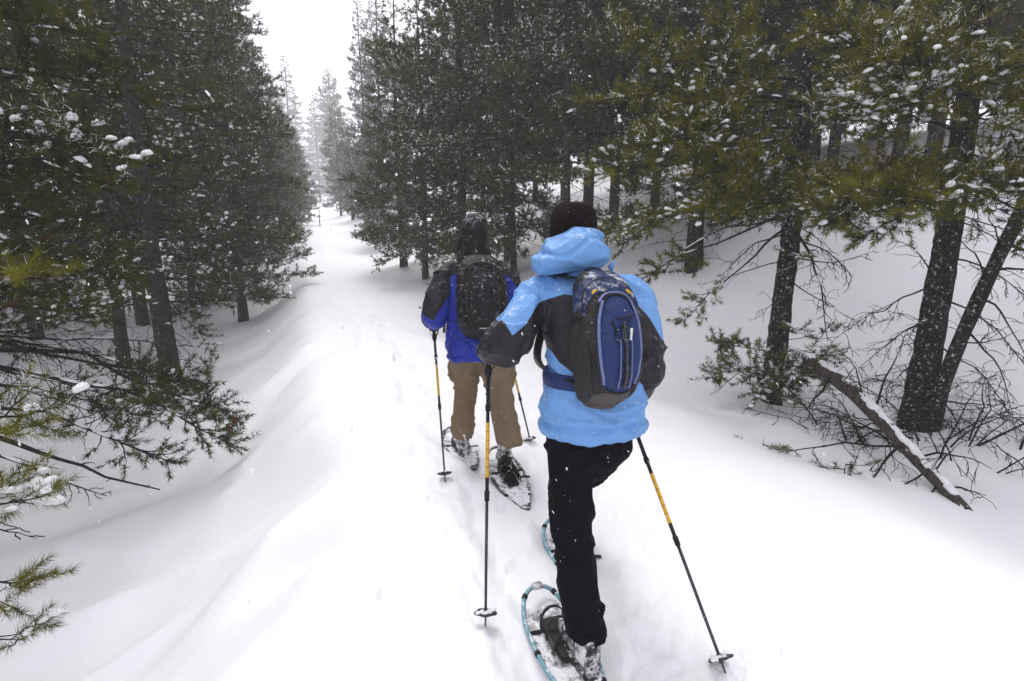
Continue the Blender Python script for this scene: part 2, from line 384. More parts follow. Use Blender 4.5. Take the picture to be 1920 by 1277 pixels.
def stems(mb, C, r, sides=3):                   # thin tubes for many curves
    m, n, _ = C.shape; T_ = C[:, -1] - C[:, 0]; T_ = T_ / (np.linalg.norm(T_, axis=1)[:, None] + 1e-12)
    ref = np.where(np.abs(T_[:, 2:3]) < .9, np.array([[0, 0, 1.0]]), np.array([[1.0, 0, 0]])); U = np.cross(T_, ref); U /= np.linalg.norm(U, axis=1)[:, None] + 1e-12; Wv = np.cross(T_, U)
    a = np.linspace(0, 2 * math.pi, sides, endpoint=False); off = np.cos(a)[None, :, None] * U[:, None] + np.sin(a)[None, :, None] * Wv[:, None]
    V = C[:, :, None, :] + np.asarray(r)[None, :, None, None] * off[:, None]
    k = np.arange(sides); k2 = (k + 1) % sides; q = np.concatenate([np.stack([i * sides + k, i * sides + k2, (i + 1) * sides + k2, (i + 1) * sides + k], 1) for i in range(n - 1)])
    mb.add(V.reshape(-1, 3), (q[None] + (np.arange(m) * n * sides)[:, None, None]).reshape(-1, 4))
class Growth:                                   # what one tree has grown: wood per limb, shoots, settled snow
    def __init__(s, seed, gap=.5): s.shoot_gap = gap; s.rng = np.random.RandomState(seed); s.sh = []; s.lump = []
    def curve(s, p0, d0, L, droop, lift, n=8, wander=0.12): return curves(s.rng, np.asarray(p0, float)[None], np.asarray(d0, float)[None], np.array([L]), droop, lift, n, wander)[0]
    def dress(s, mb, pts, r0, t0=.3, sub=.5, spacing=.1, leaf=True, twigs=0.5, snow=.2, lmp=1.0, tint=.5, sides=4, shoot_len=.14, load=0.0, up=.12, inner_bare=.3, taper=.55):
        R = s.rng; n = len(pts); L = np.sum(np.linalg.norm(np.diff(pts, axis=0), axis=1)); pts = np.asarray(pts, float)
        tube(mb, pts, r0 * (1 - .82 * np.linspace(0, 1, n) ** .9), max(sides, 5), rough=.08, seed=R.randint(9999))
        snow = snow * np.clip(R.gamma(1.1, .9), 0, 2.6)       # some boughs carry much snow, most little
        m = max(2, int(L * (1 - t0) / spacing)); z = np.zeros(m, int)
        t = t0 + (1 - t0) * (np.arange(m) + R.uniform(.1, .9, m)) / m; p, tg = ats(pts[None], z, t)
        lat = np.cross(tg, UP) + 1e-6; lat /= np.linalg.norm(lat, axis=1)[:, None]; lat *= np.where(np.arange(m) % 2, 1, -1)[:, None]
        a = R.uniform(.5, 1.2, m)[:, None]; d = tg * np.cos(a) + lat * np.sin(a); d[:, 2] += R.normal(up, .32, m)
        l = sub * (1 - taper * t) * R.uniform(.45, 1.3, m)
        C = curves(R, p, d, l, .25 if leaf else .5, .5 if leaf else -.1, 4, .28 if leaf else .45)
        stems(mb, C, np.linspace(max(.0035, r0 * .30), .0025, 5))
        if leaf: s.leafy(C, l, snow, lmp, tint, shoot_len, inner_bare)
        k = R.poisson(twigs * l / .22); idx = np.repeat(np.arange(m), k)
        if len(idx):
            q, tq = ats(C, idx, R.uniform(.2, .95, len(idx))); dd = tq + R.normal(0, .7, (len(idx), 3)); dd[:, 2] += .1 if leaf else -.15; ll = l[idx] * R.uniform(.3, .65, len(idx))
            C2 = curves(R, q, dd, ll, .2 if leaf else .6, .4 if leaf else 0, 3, .35); stems(mb, C2, np.linspace(.0034, .002, 4))
            if leaf: s.leafy(C2, ll, snow, lmp, tint, shoot_len, .1)
            elif twigs > .5:
                k3 = R.poisson(1.2, len(idx)); i3 = np.repeat(np.arange(len(idx)), k3)
                if len(i3):
                    q, tq = ats(C2, i3, R.uniform(.2, .9, len(i3))); stems(mb, curves(R, q, tq + R.normal(0, .6, (len(i3), 3)), ll[i3] * R.uniform(.3, .6, len(i3)), .4, 0, 2, .3), np.linspace(.0026, .0018, 3))
        if leaf: s.leafy(pts[None, -3:], np.array([L * .3]), snow, lmp, tint, shoot_len, 0)
        if load:                                # snow lying along the limb
            for _ in range(R.poisson(load * L / .12)):
                t = R.uniform(.08, .95); p, tg = at(pts, t); rr = r0 * (1 - .8 * t)
                s.lump.append(np.array([[*(p + UP * rr * .9), *tg, R.uniform(.05, .13), rr * R.uniform(.8, 1.2) + .006, rr * .5 + .008]]))
    def leafy(s, C, l, snow, lmp, tint, sl, bare):
        R = s.rng; dens_ = s.shoot_gap; k = np.maximum(1, np.round(l * (1 - bare) / (sl * dens_))).astype(int); idx = np.repeat(np.arange(len(l)), k); N_ = len(idx)
        j = np.arange(N_) - np.repeat(np.cumsum(k) - k, k); t = bare + (1 - bare) * (j + .6) / k[idx]
        p, tg = ats(C, idx, t); last = (j == k[idx] - 1)
        d = tg + R.normal(0, 1, (N_, 3)) * np.where(last, .15, .55)[:, None]; d[:, 2] += .25; d /= np.linalg.norm(d, axis=1)[:, None]
        L = sl * R.uniform(.75, 1.25, N_); base = np.clip(tint + R.normal(0, .20) + R.normal(0, .20, len(l)), .0, .88)[idx]
        ti = np.clip(base + R.normal(0, .1, N_), 0, .88); ti[R.rand(N_) < .0015] = .93
        fr = np.where(R.rand(N_) < min(.8, snow * 1.6), R.uniform(.04, .22, N_), .008)      # share of needles whitened by dry snow
        s.sh.append(np.concatenate([p, d, L[:, None], ti[:, None], fr[:, None]], 1))
        h = np.flatnonzero(R.rand(N_) < snow * .8); M_ = len(h)
        if M_:
            for rep in range(3):                # two or three joined puffs per loaded shoot
                hh = h if rep == 0 else h[R.rand(M_) < .6]
                if not len(hh): continue
                f = lmp * R.uniform(.35, .85, len(hh)); q = p[hh] + d[hh] * (L[hh] * R.uniform(.3, .95, len(hh)))[:, None] + UP * (.008 * f)[:, None]
                dd = d[hh] * [1, 1, .5]; dd /= np.linalg.norm(dd, axis=1)[:, None] + 1e-9
                s.lump.append(np.concatenate([q, dd, (R.uniform(.026, .050, len(hh)) * f)[:, None], (.034 * f)[:, None], (.026 * f)[:, None]], 1))
def needle_mesh(sh, n, ln, w, rng, name):
    sh = np.concatenate(sh); M = len(sh)
    b = np.repeat(sh[:, :3], n, 0); d = np.repeat(sh[:, 3:6], n, 0); L = np.repeat(sh[:, 6], n); ti = np.repeat(sh[:, 7], n)
    K = M * n; t = rng.uniform(.02, 1, K) ** .85
    a = np.where(np.abs(d[:, 2:3]) < .9, np.array([[0, 0, 1.0]]), np.array([[1.0, 0, 0]]))
    u = np.cross(d, a); u /= np.linalg.norm(u, axis=1)[:, None]; v = np.cross(d, u)
    az = rng.uniform(0, 2 * math.pi, K); ang = np.radians(rng.uniform(38, 82, K)) * (1 - .5 * t ** 3)
    nd = d * np.cos(ang)[:, None] + (u * np.cos(az)[:, None] + v * np.sin(az)[:, None]) * np.sin(ang)[:, None]
    p = b + d * (L * t)[:, None]
    wv = np.cross(nd, rng.normal(size=(K, 3))); wv /= np.linalg.norm(wv, axis=1)[:, None] + 1e-9
    l = ln * rng.uniform(.7, 1.15, K)
    V = np.empty((K, 3, 3)); V[:, 0] = p - wv * w / 2; V[:, 1] = p + wv * w / 2; V[:, 2] = p + nd * l[:, None] + rng.normal(0, .004, (K, 3))
    tt = np.where(ti > .9, ti, np.clip(ti + rng.normal(0, .05, K), 0, .88)); tt = np.where((rng.rand(K) < np.repeat(sh[:, 8], n)) & (nd[:, 2] > -.25), 1.0, tt)
    return make_mesh(name, V.reshape(-1, 3), [np.arange(K * 3).reshape(-1, 3)], False, {'tint': np.repeat(tt, 3)})
def trunk_mesh(mb, pts, r, sides, rng):
    pts = np.asarray(pts, float); tube(mb, pts, r, sides, rough=.07, seed=rng.randint(9999))

def pine(name, seed, H, r, Lmax, z0, dens, needles, loc, label, group=None, cat='pine tree', lean=(0, 0), snow=.22, lmp=1.0, tint=.5, spacing=.12, sub=.55,
         mneedle=None, mbark=None, directed=(), dead=(), dead_n=10, profile=1.2, per_limb=False, ztop_skip=None, lump_sub=1, az_bias=None, twigs=.4, sides=12, load=0.0, shoot_len=.15, elev=(-.15, .3), gap=.5):
    """directed: (start, end, sag, radius, sub length, leaf?) in world space; the rest grows at random round the trunk."""
    G = Growth(seed, gap); R = G.rng; loc = np.asarray(loc, float)
    root = empty(name, loc, label, cat, group)
    tm = MB(); zz = np.linspace(-.35 if H < 3 else -.9, H, 116 if per_limb else 18)
    tp = np.stack([lean[0] * zz / H + .03 * np.sin(zz * .8 + seed), lean[1] * zz / H + .03 * np.cos(zz * .7 + seed), zz], 1)
    tr = r * (1 - .9 * np.clip(zz / H, 0, 1) ** 1.1) + r * .35 * np.exp(-np.maximum(zz + .25, 0) / .28)
    trunk_mesh(tm, tp, tr, 30 if per_limb and r > .05 else sides, R)
    if per_limb and r > .05:                    # plated bark
        v = tm.verts(); ax = np.stack([np.interp(v[:, 2], zz, tp[:, 0]), np.interp(v[:, 2], zz, tp[:, 1]), v[:, 2]], 1); n = v - ax; n /= np.linalg.norm(n, axis=1)[:, None] + 1e-9
        tm.v = [v + n * (.016 * (crease(v, np.array([11, 11, 4.5]), seed, 1.0) * -1 + .4) + .010 * gnoise(v * [3, 3, 1.2], seed))[:, None]]
    def trunk_at(z): return np.array([np.interp(z, zz, tp[:, 0]), np.interp(z, zz, tp[:, 1]), z])
    limbs = []
    def newlimb():
        if per_limb or not limbs: limbs.append(MB())
        return limbs[-1]
    nb = int((H - z0) * dens); ga = R.uniform(0, 6.28)
    for i in range(nb):
        f = (i + R.uniform(0, 1)) / nb; z = z0 + (H - z0) * f
        ga += 2.4 + R.normal(0, .3); az = ga
        if az_bias is not None and R.rand() < az_bias[1]: az = az_bias[0] + R.normal(0, .7)
        rel = z / H
        L = Lmax * max(.06, (1 - rel ** profile)) ** .75 * R.uniform(.65, 1.15) * (1 - .3 * math.exp(-(z - z0) / .8))
        if L < .15: L = .15
        el = elev[0] + (elev[1] - elev[0]) * rel + R.normal(0, .12) + .5 * max(0, rel - .75)
        d = np.array([math.cos(az) * math.cos(el), math.sin(az) * math.cos(el), math.sin(el)])
        pts = G.curve(trunk_at(z), d, L, .30, .45, 7, .12)
        G.dress(newlimb(), pts, max(.006, r * .16 * L / Lmax + .004), t0=.22 if L > 1 else .1, sub=min(sub, L * .6), spacing=spacing, snow=snow, lmp=lmp, tint=tint + (.12 if rel > .4 else 0), twigs=twigs, load=load, shoot_len=shoot_len)
    for i in range(dead_n):
        z = R.uniform(.3, z0 + .8); az = R.uniform(0, 6.28); L = R.uniform(.5, 1.4)
        pts = G.curve(trunk_at(z), (math.cos(az), math.sin(az), R.uniform(-.25, .2)), L, .55, .1, 6, .22)
        G.dress(newlimb(), pts, .009, t0=.2, sub=.35, spacing=.16, leaf=False, twigs=.6)
    for (a, b, sag, rad_, sl, leaf, *kw) in list(directed):
        a, b = np.asarray(a) - loc, np.asarray(b) - loc; L = np.linalg.norm(b - a); kw = kw[0] if kw else {}
        t = np.linspace(0, 1, 10)[:, None]; m = (a + b) / 2 + np.array([0, 0, -sag])
        pts = (1 - t) ** 2 * a + 2 * t * (1 - t) * m + t * t * b
        w = np.cumsum(R.normal(0, .012 * L, (10, 3)), 0); pts = pts + (w - w[-1] * t) * np.sin(t * math.pi)
        opt = dict(t0=.35, sub=sl, spacing=spacing * .75, leaf=leaf, snow=snow, lmp=lmp, tint=tint, twigs=twigs * 1.3, load=load, shoot_len=shoot_len); opt.update(kw)
        G.dress(newlimb(), pts, rad_, **opt)
    part('trunk', tm.mesh('trunk', smooth=True), mbark or M_BARK, root)
    for k, mb in enumerate(limbs): part('branch' if per_limb else 'branchwork', mb.mesh('branch'), M_TWIG, root, kind=None if per_limb else 'stuff')
    n, ln, w = needles
    if r < .05:
        for a in G.sh: a[:, 7] = np.minimum(a[:, 7], .85)
    part('crown', needle_mesh(G.sh, n, ln, w, R, 'crown'), mneedle or M_NEEDLE, root, kind='stuff')
    if G.lump: part('snow_load', lump_mesh(np.concatenate(G.lump), lump_sub, R, 'snow_load'), M_SNOWLUMP, root, kind='stuff')
    return root
def copy_tree(root, loc, rz, sc, label, group=None, tilt=(0, 0), name=None):
    c = root.copy(); COL.objects.link(c); c.location = Vector(tuple(float(x) for x in loc)); c.rotation_euler = (tilt[0], tilt[1], rz); c.scale = (sc[0], sc[0], sc[1])
    if name: c.name = name
    c['label'] = label
    if group: c['group'] = group
    elif 'group' in c: del c['group']
    for ch in root.children:
        d = ch.copy(); COL.objects.link(d); d.parent = c
    return c
def foot(px, Y, dz=0.0):                        # a spot on the snow below a photograph column
    x = (px - CW / 2) / F * Y / 1.0; return np.array([x, Y, ground_z(x, Y) + dz])

# --- standing mid-distance kinds, each reused for the trees behind
MIDN = (17, .088, .022)
T = {}
T['full'] = pine('pine_tree', 11, 11.5, .15, 2.9, 1.0, 12, MIDN, foot(868, 14.5), 'big full pine with dark trunk rising behind the black hooded hiker', snow=.22, dead_n=8, spacing=.085, tint=.5, lmp=.95, twigs=.7)
T['tall'] = pine('pine_tree', 12, 15, .13, 1.7, 2.2, 8.5, MIDN, foot(478, 21), 'tall slender pine with bare upper trunk showing against white sky', snow=.22, dead_n=16, profile=1.6, spacing=.085, twigs=.7, mneedle=M_NEEDLE_DARK)
T['slim'] = pine('pine_tree', 13, 16.0, .12, 1.6, 1.0, 11, MIDN, foot(698, 42), 'thin pointed hazy pine, tallest against the sky beside the trail', snow=.22, dead_n=10, spacing=.085, twigs=.7, mneedle=M_NEEDLE_DARK)
T['bushy'] = pine('pine_tree', 14, 8.0, .12, 1.9, .7, 10, MIDN, foot(757, 17.5), 'bushy pine with bare forked stem at the trail edge snowbank', snow=.22, dead_n=4, lmp=.95, spacing=.085, twigs=.7)
T['pole'] = pine('pine_tree', 15, 13, .12, 2.0, 2.0, 9, MIDN, foot(1058, 12), 'grey trunked pine straight behind the dark hat of the nearer hiker', snow=.22, dead_n=22, spacing=.085, twigs=.7, mbark=M_BARK_GREY)
M_ = lambda k, px, Y, rz, sc, label, group=None, tilt=(0, 0): copy_tree(T[k], foot(px, Y), rz, sc, label, group, tilt)
M_('full', 956, 13.0, 2.1, (1.0, 1.05), 'pine with dark trunk just right of the black hooded head')
M_('pole', 1096, 12.8, 2.0, (1.05, 1.0), 'second grey trunk, close beside the one behind the dark hat')
M_('tall', 1148, 15, 1.2, (1.0, .95), 'thin pine trunk right of the two grey trunks behind the hat')
M_('pole', 1222, 12.5, 4.0, (.9, 1.0), 'slim pine trunk standing in open snow above the blue hood')
M_('full', 1300, 10.2, .6, (1.0, 1.0), 'stout pine with bare hanging limbs left of the foreground black trunk')
M_('bushy', 800, 15.5, 3.2, (.75, .95), 'small pine with short bare stem between forked pine and hooded hiker')
M_('slim', 728, 46, 2.6, (1.5, 1.18), 'wider hazy pine just right of the tallest pointed one')
M_('full', 641, 125, 1.0, (2.3, 2.4), 'pale hazy pine standing alone at the head of the trail')
M_('bushy', 660, 95, 1.7, (1.8, 1.7), 'low hazy pine right of the trail head')
M_('slim', 612, 145, .7, (3.0, 1.7), 'faintest pine where the trail vanishes')
M_('full', 452, 14.2, .9, (.82, .80), 'green pine whose upturned tip juts toward the white sky, left side')
M_('pole', 446, 24, .4, (1.0, .9), 'grey trunk at the left trail edge, nearer of a pair')
M_('pole', 462, 27, 2.4, (1.0, 1.0), 'grey trunk at the left trail edge, farther of a pair')
M_('full', 405, 17.5, 3.0, (1.0, 1.05), 'pine with snag branch at the foot of the left bank')
M_('bushy', 498, 30, 2.0, (1.15, 1.2), 'bushy hazy pine beyond the pair of grey trunks')
M_('full', 530, 68, 4.4, (1.4, 1.6), 'hazy pine in the row left of the trail, second from its far end')
M_('slim', 566, 115, 3.3, (3.0, 1.9), 'faint pine at the far end of the row left of the trail')
for px, Y, k, rz, sc, lb in ((724, 27, 'bushy', .5, (.9, .68), 'low branched pine at the right trail edge behind the forked one'), (706, 34, 'full', 2.2, (.62, .55), 'grey green pine at the right trail edge where the snow bank narrows'), (670, 47, 'bushy', 4.0, (1.1, 1.0), 'pale pine crowding the right trail edge near its far end'), (648, 58, 'full', 5.1, (.9, 1.0), 'misty pine at the right trail edge just before the trail head'),
        (534, 27, 'bushy', 1.1, (.95, .9), 'pine overhanging the left trail edge past the paired trunks'), (548, 34, 'full', 3.6, (.66, .68), 'misty green pine overhanging the left trail edge, second of four'), (560, 42, 'bushy', 5.5, (1.2, 1.05), 'misty pine overhanging the left trail edge, third of four'), (570, 53, 'full', .2, (.85, .75), 'pale pine overhanging the left trail edge, last of four')):
    M_(k, px, Y, rz, sc, lb)
# --- the crowd of trunks on both sides, placed without overlap
_R = np.random.RandomState(4); placed = [np.array(o.location)[:2] for o in COL.objects if o.type == 'EMPTY']
def crowd(n, ymin, ymax, u0, u1, kinds, label, group, pxmin, pxmax):
    k = tries = 0
    while k < n and tries < 4000:
        tries += 1; Y = ymin + (ymax - ymin) * _R.rand() ** .8; u = _R.uniform(u0, u1); x = trail_x(Y) + u
        px = 960 + 1000 * x / (Y + 1e-6)
        if not pxmin < px < pxmax or min(np.hypot(x - q[0], Y - q[1]) for q in placed) < 1.7: continue
        if 3 < x < 6.5 and 4 < Y < 9.5: continue
        if pxmin < -1e8 and (Y > 0 and abs(x) < 1.25 * Y + 1.8): continue
        placed.append(np.array([x, Y])); k += 1
        kd = kinds[_R.randint(len(kinds))]; s = _R.uniform(.85, 1.15)
        copy_tree(T[kd], (x, Y, ground_z(x, Y)), _R.uniform(0, 6.28), (s, s * _R.uniform(.9, 1.1)), label, group, (_R.normal(0, .02), _R.normal(0, .02)))
crowd(24, 9, 20, 6.5, 24, ['pole', 'full', 'tall', 'bushy'], 'dark pine in the crowded forest on the rising slope', 'pines on the slope right of the trail', 1120, 2150)
crowd(17, 16, 40, 5.5, 34, ['pole', 'full', 'tall', 'slim'], 'dim pine deep in the forest behind the right-hand trunks', 'dim pines deep in the right forest', 830, 2000)
crowd(15, 9.5, 20, -16, -4.2, ['full', 'pole', 'tall', 'bushy'], 'dark pine crowded in the hollow left of the snow bank', 'pines in the hollow left of the trail', -250, 400)
crowd(18, 18, 50, -26, -4.0, ['full', 'tall', 'slim', 'pole'], 'dim pine in the deep forest left of the trail', 'dim pines deep in the left forest', -100, 560)
crowd(9, -9, 4.5, -12, -5.5, ['full', 'bushy', 'full'], 'unseen pine past the left edge, added to shade the snow', 'unseen shading pines on the left', -1e9, 1e9)  # unseen pines, added beside the camera only to shade the left snow
crowd(5, -9, 4.0, 6.5, 13, ['full', 'bushy', 'full'], 'unseen pine past the right edge, added to shade the snow', 'unseen shading pines on the right', -1e9, 1e9)  # likewise added out of view, to keep sky light off the right hollow
# ------------------------------------------------------------------ foreground pines, each limb its own part
NN = (58, .063, .0084)
def D(a, b, sag, r, sub, leaf=True, **k): return (P(*a), P(*b), sag, r, sub, leaf, k)
_c = np.random.RandomState(19)
def clump(start, cx, cy, Y, rx, ry, n, **k):    # several boughs that end in one mass of foliage
    return [D(start, (cx + rx * _c.uniform(-1, 1), cy + ry * _c.uniform(-1, 1), Y + _c.uniform(-.35, .35)), -.08, .016, .30, t0=.5, spacing=.05, twigs=1.6, tint=.62 + _c.normal(0, .12), **k) for _ in range(n)]
def base(px, Y): x = (px - 960) / 1000 * (Y * CP + 2.1 * SP); return np.array([x, Y, ground_z(x, Y)])
bA = base(1448, 6.6)
pine('pine_tree', 31, 9.5, .128, 2.2, 3.4, 4.2, NN, bA, 'black trunked pine with yellow green boughs above a snowy low shoot, right of the hikers', snow=.32, lmp=1.15, tint=.5, gap=.72, shoot_len=.16, mneedle=M_NEEDLE_NEAR, per_limb=True, lump_sub=2, dead_n=12, twigs=1.1, spacing=.085, load=.05,
     az_bias=(-1.9, .35), directed=[
    D((1495, 190, 6.6), (1135, 185, 5.6), -.05, .022, .50, t0=.3), D((1492, 240, 6.6), (1190, 275, 5.4), -.06, .022, .50, t0=.3), D((1490, 150, 6.6), (1170, 60, 5.6), .05, .020, .5), D((1490, 260, 6.6), (1110, 330, 5.9), -.02, .020, .42, t0=.45),
    D((1485, 320, 6.6), (1290, 395, 5.2), -.10, .020, .45), D((1485, 340, 6.5), (1395, 400, 4.9), -.10, .020, .48), D((1482, 345, 6.5), (1545, 400, 5.1), -.10, .020, .45), D((1484, 300, 6.6), (1330, 330, 5.0), -.10, .020, .5),
    D((1472, 400, 6.6), (1180, 540, 6.1), -.10, .018, .36, t0=.55), D((1470, 430, 6.6), (1285, 600, 6.0), -.12, .016, .30, t0=.6), D((1475, 380, 6.6), (1130, 440, 6.3), -.05, .018, .36, t0=.5),
    D((1448, 690, 6.55), (1332, 700, 6.1), -.04, .012,  .26, t0=.2, spacing=.045, twigs=2.2, snow=.35), D((1450, 660, 6.55), (1352, 645, 6.2), -.03, .010, .22, t0=.3, spacing=.045, twigs=2.2, snow=.35), D((1450, 705, 6.5), (1410, 735, 5.9), -.03, .012, .28, t0=.15, spacing=.045, twigs=2.2, snow=.35), D((1455, 690, 6.5), (1500, 700, 6.0), -.03, .010, .26, t0=.1, spacing=.045, twigs=2.2), D((1455, 700, 6.5), (1460, 745, 5.8), 0, .010, .24, t0=.1, spacing=.05, twigs=2),
    D((1465, 690, 6.5), (1545, 705, 5.65), -.04, .010, .26, t0=.2, spacing=.045, twigs=2.2), D((1468, 660, 6.5), (1560, 668, 5.7), -.06, .010, .22, t0=.4, spacing=.05, twigs=2), D((1462, 470, 6.6), (1505, 480, 6.2), .0, .008, .14), D((1465, 600, 6.6), (1510, 630, 6.1), .0, .008, .14), D((1458, 640, 6.6), (1560, 620, 6.2), .0, .007, .10, t0=.8),
    D((1482, 430, 6.6), (1552, 640, 5.9), -.45, .022, .40, False), *clump((1485, 300, 6.6), 1420, 360, 5.2, 110, 50, 5), *clump((1492, 200, 6.6), 1220, 250, 5.5, 90, 60, 4), D((1478, 450, 6.6), (1600, 520, 5.8), -.20, .014, .40, False), D((1478, 480, 6.6), (1640, 470, 5.9), .15, .010, .35, False), D((1475, 520, 6.6), (1600, 600, 5.9), .1, .010, .35, False),
    D((1470, 440, 6.6), (1350, 520, 6.2), -.12, .012, .4, False), D((1470, 410, 6.6), (1260, 480, 6.2), -.15, .014, .4, False)])
bB = base(1716, 5.8)
pine('pine_tree', 32, 9.0, .148, 2.2, 3.2, 4.4, NN, bB, 'thick black pine trunk beside the leaning stem at the right edge', snow=.30, lmp=1.15, tint=.55, gap=.72, shoot_len=.16, mneedle=M_NEEDLE_NEAR, per_limb=True, lump_sub=2, dead_n=14, twigs=1.1, spacing=.085, load=.05,
     az_bias=(-2.1, .4), directed=[
    D((1770, 320, 5.8), (1545, 405, 4.7), -.10, .022, .42), D((1770, 330, 5.8), (1660, 395, 4.4), -.10, .022, .45), D((1772, 300, 5.8), (1880, 360, 4.4), -.10, .022, .42), D((1772, 330, 5.8), (1760, 390, 4.4), -.1, .02, .42), D((1780, 240, 5.8), (1580, 190, 4.7), -.05, .022, .5), D((1768, 380, 5.8), (1620, 445, 4.8), -.06, .016, .32),
    D((1780, 340, 5.8), (1950, 420, 4.3), -.05, .018, .42), D((1785, 140, 5.8), (1540, 55, 4.5), .0, .02, .5), D((1785, 150, 5.8), (1700, 80, 4.2), .0, .02, .5), D((1790, 150, 5.8), (1900, 120, 4.3), .0, .02, .5), D((1785, 200, 5.8), (1880, 240, 4.6), .0, .02, .5), D((1785, 180, 5.8), (1690, 190, 4.5), -.05, .02, .5),
    *clump((1772, 310, 5.8), 1660, 385, 4.6, 100, 45, 5), *clump((1775, 300, 5.8), 1890, 370, 4.5, 50, 50, 3), D((1750, 540, 5.8), (1560, 640, 5.3), -.18, .012, .45, False), D((1745, 600, 5.8), (1610, 690, 5.2), -.12, .012, .4, False), D((1755, 480, 5.8), (1930, 560, 5.2), -.16, .014, .45, False), D((1750, 560, 5.8), (1925, 690, 5.0), -.25, .014, .45, False), D((1745, 640, 5.8), (1890, 770, 5.0), -.22, .012, .4, False),
    D((1740, 660, 5.8), (1640, 760, 5.2), -.12, .010, .4, False), D((1735, 720, 5.8), (1830, 860, 5.0), -.1, .012, .35, False), D((1750, 520, 5.8), (1680, 450, 5.3), -.1, .010, .35, False), D((1745, 620, 5.8), (1700, 640, 5.0), -.2, .010, .45, False), D((1730, 740, 5.75), (1870, 760, 5.0), .05, .016, .3, False)])
def dead_wood(name, label, cat, pts, radii, limbs_, seed, load, spacing=.13, sub=.32):
    G = Growth(seed); root = empty(name, pts[0], label, cat); pts = np.asarray(pts, float)
    mb = MB(); s = spline(np.concatenate([pts, np.asarray(radii)[:, None]], 1), 18); tube(mb, s[:, :3], s[:, 3], 12, rough=.09, seed=seed)
    part('stem', mb, M_LOG if load else M_BARK, root)
    for a, b, sag, r in limbs_:
        a, b = np.asarray(a), np.asarray(b); t = np.linspace(0, 1, 9)[:, None]; m = (a + b) / 2 - [0, 0, sag]
        q = (1 - t) ** 2 * a + 2 * t * (1 - t) * m + t * t * b; w = np.cumsum(G.rng.normal(0, .02 * np.linalg.norm(b - a), (9, 3)), 0); q = q + (w - w[-1] * t) * np.sin(t * math.pi)
        mb = MB(); G.dress(mb, q, r, t0=.12, sub=sub, spacing=spacing * .8, leaf=False, twigs=1.3); part('branch', mb, M_TWIG, root)
    if load:
        R = G.rng; lm = []
        for t in np.linspace(.05, .97, 46):
            p, tg = at(s[:, :3], t); rr = np.interp(t, np.linspace(0, 1, 18), s[:, 3])
            if gnoise(np.array([[t * 6, 3.3, 1]]), 4)[0] > -.22: lm.append((*(p + UP * rr * .80 + R.normal(0, .006, 3)), *tg, R.uniform(.05, .10), rr * R.uniform(.45, .8), rr * R.uniform(.25, .5)))
        me = lump_mesh(lm, 2, R, 'snow_load'); me.transform(Matrix.Translation(-root.location)); link('snow_load', me, M_SNOWLUMP, root, kind='stuff')
    return root
dead_wood('leaning_trunk', 'thin dark dead trunk leaning right across the thick black pine', 'dead tree', [W(1742, 5.6, -.6), P(1775, 700, 5.55), P(1830, 570, 5.5), P(1893, 440, 5.4), P(1960, 300, 5.3)], [.085, .072, .066, .06, .05],
    [(P(1885, 455, 5.4), P(1990, 500, 5.0), .0, .02), (P(1860, 510, 5.45), P(1960, 520, 5.0), -.1, .016), (P(1840, 560, 5.5), P(1935, 700, 5.0), -.3, .014), (P(1810, 620, 5.5), P(1900, 780, 5.0), -.3, .014), (P(1850, 530, 5.45), P(1780, 440, 5.1), -.15, .010), (P(1880, 460, 5.4), P(1840, 330, 5.1), .1, .010), (P(1800, 640, 5.5), P(1910, 620, 5.1), .1, .01)], 51, 0.0)
lg = [P(1522, 684, 5.85), P(1545, 694, 5.6), P(1610, 745, 5.0), P(1700, 840, 4.4), P(1770, 915, 3.95), P(1815, 962, 3.66)]
dead_wood('fallen_log', 'fallen grey log with snow along its top and bare twigs', 'log', lg, [.078, .075, .068, .058, .05, .04],
    [(P(1700, 840, 4.4), P(1440, 850, 4.3), -.12, .014), (P(1690, 835, 4.4), P(1570, 935, 4.0), -.05, .014), (P(1740, 885, 4.15), P(1640, 950, 3.9), .0, .010), (P(1760, 905, 4.0), P(1690, 985, 3.75), .02, .010), (P(1790, 935, 3.8), P(1750, 990, 3.6), .02, .009), (P(1800, 950, 3.75), P(1830, 985, 3.6), .0, .010),
     (P(1770, 915, 3.95), P(1850, 930, 3.75), -.05, .012), (P(1720, 860, 4.3), P(1860, 880, 4.0), -.15, .012), (P(1650, 790, 4.7), P(1560, 820, 4.5), .0, .008), (P(1620, 750, 5.0), P(1580, 660, 4.8), -.1, .010), (P(1640, 770, 4.9), P(1700, 620, 4.7), -.2, .012), (P(1560, 700, 5.4), P(1510, 770, 5.2), .05, .018), (P(1660, 800, 4.7), P(1680, 900, 4.4), .05, .008), (P(1750, 890, 4.1), P(1800, 830, 4.0), -.05, .009)], 52, 1.0)
# low green shoot rising from the snow under the log
pine('pine_sapling', 53, .30, .012, .28, .05, 26, (46, .055, .0042), P(1575, 905, 4.1) - [0, 0, .12], 'tiny green tufted sprig poking from the snow under the fallen log', cat='sapling', snow=.1, mneedle=M_NEEDLE, dead_n=0, sub=.10, shoot_len=.10, sides=6)
pine('pine_sapling', 54, .34, .010, .22, .12, 20, (46, .055, .0042), P(1432, 845, 4.4) - [0, 0, .22], 'small green pine tuft at the tip of the bare twigs left of the log', cat='sapling', snow=.06, mneedle=M_NEEDLE, dead_n=0, sub=.08, shoot_len=.10, sides=6)
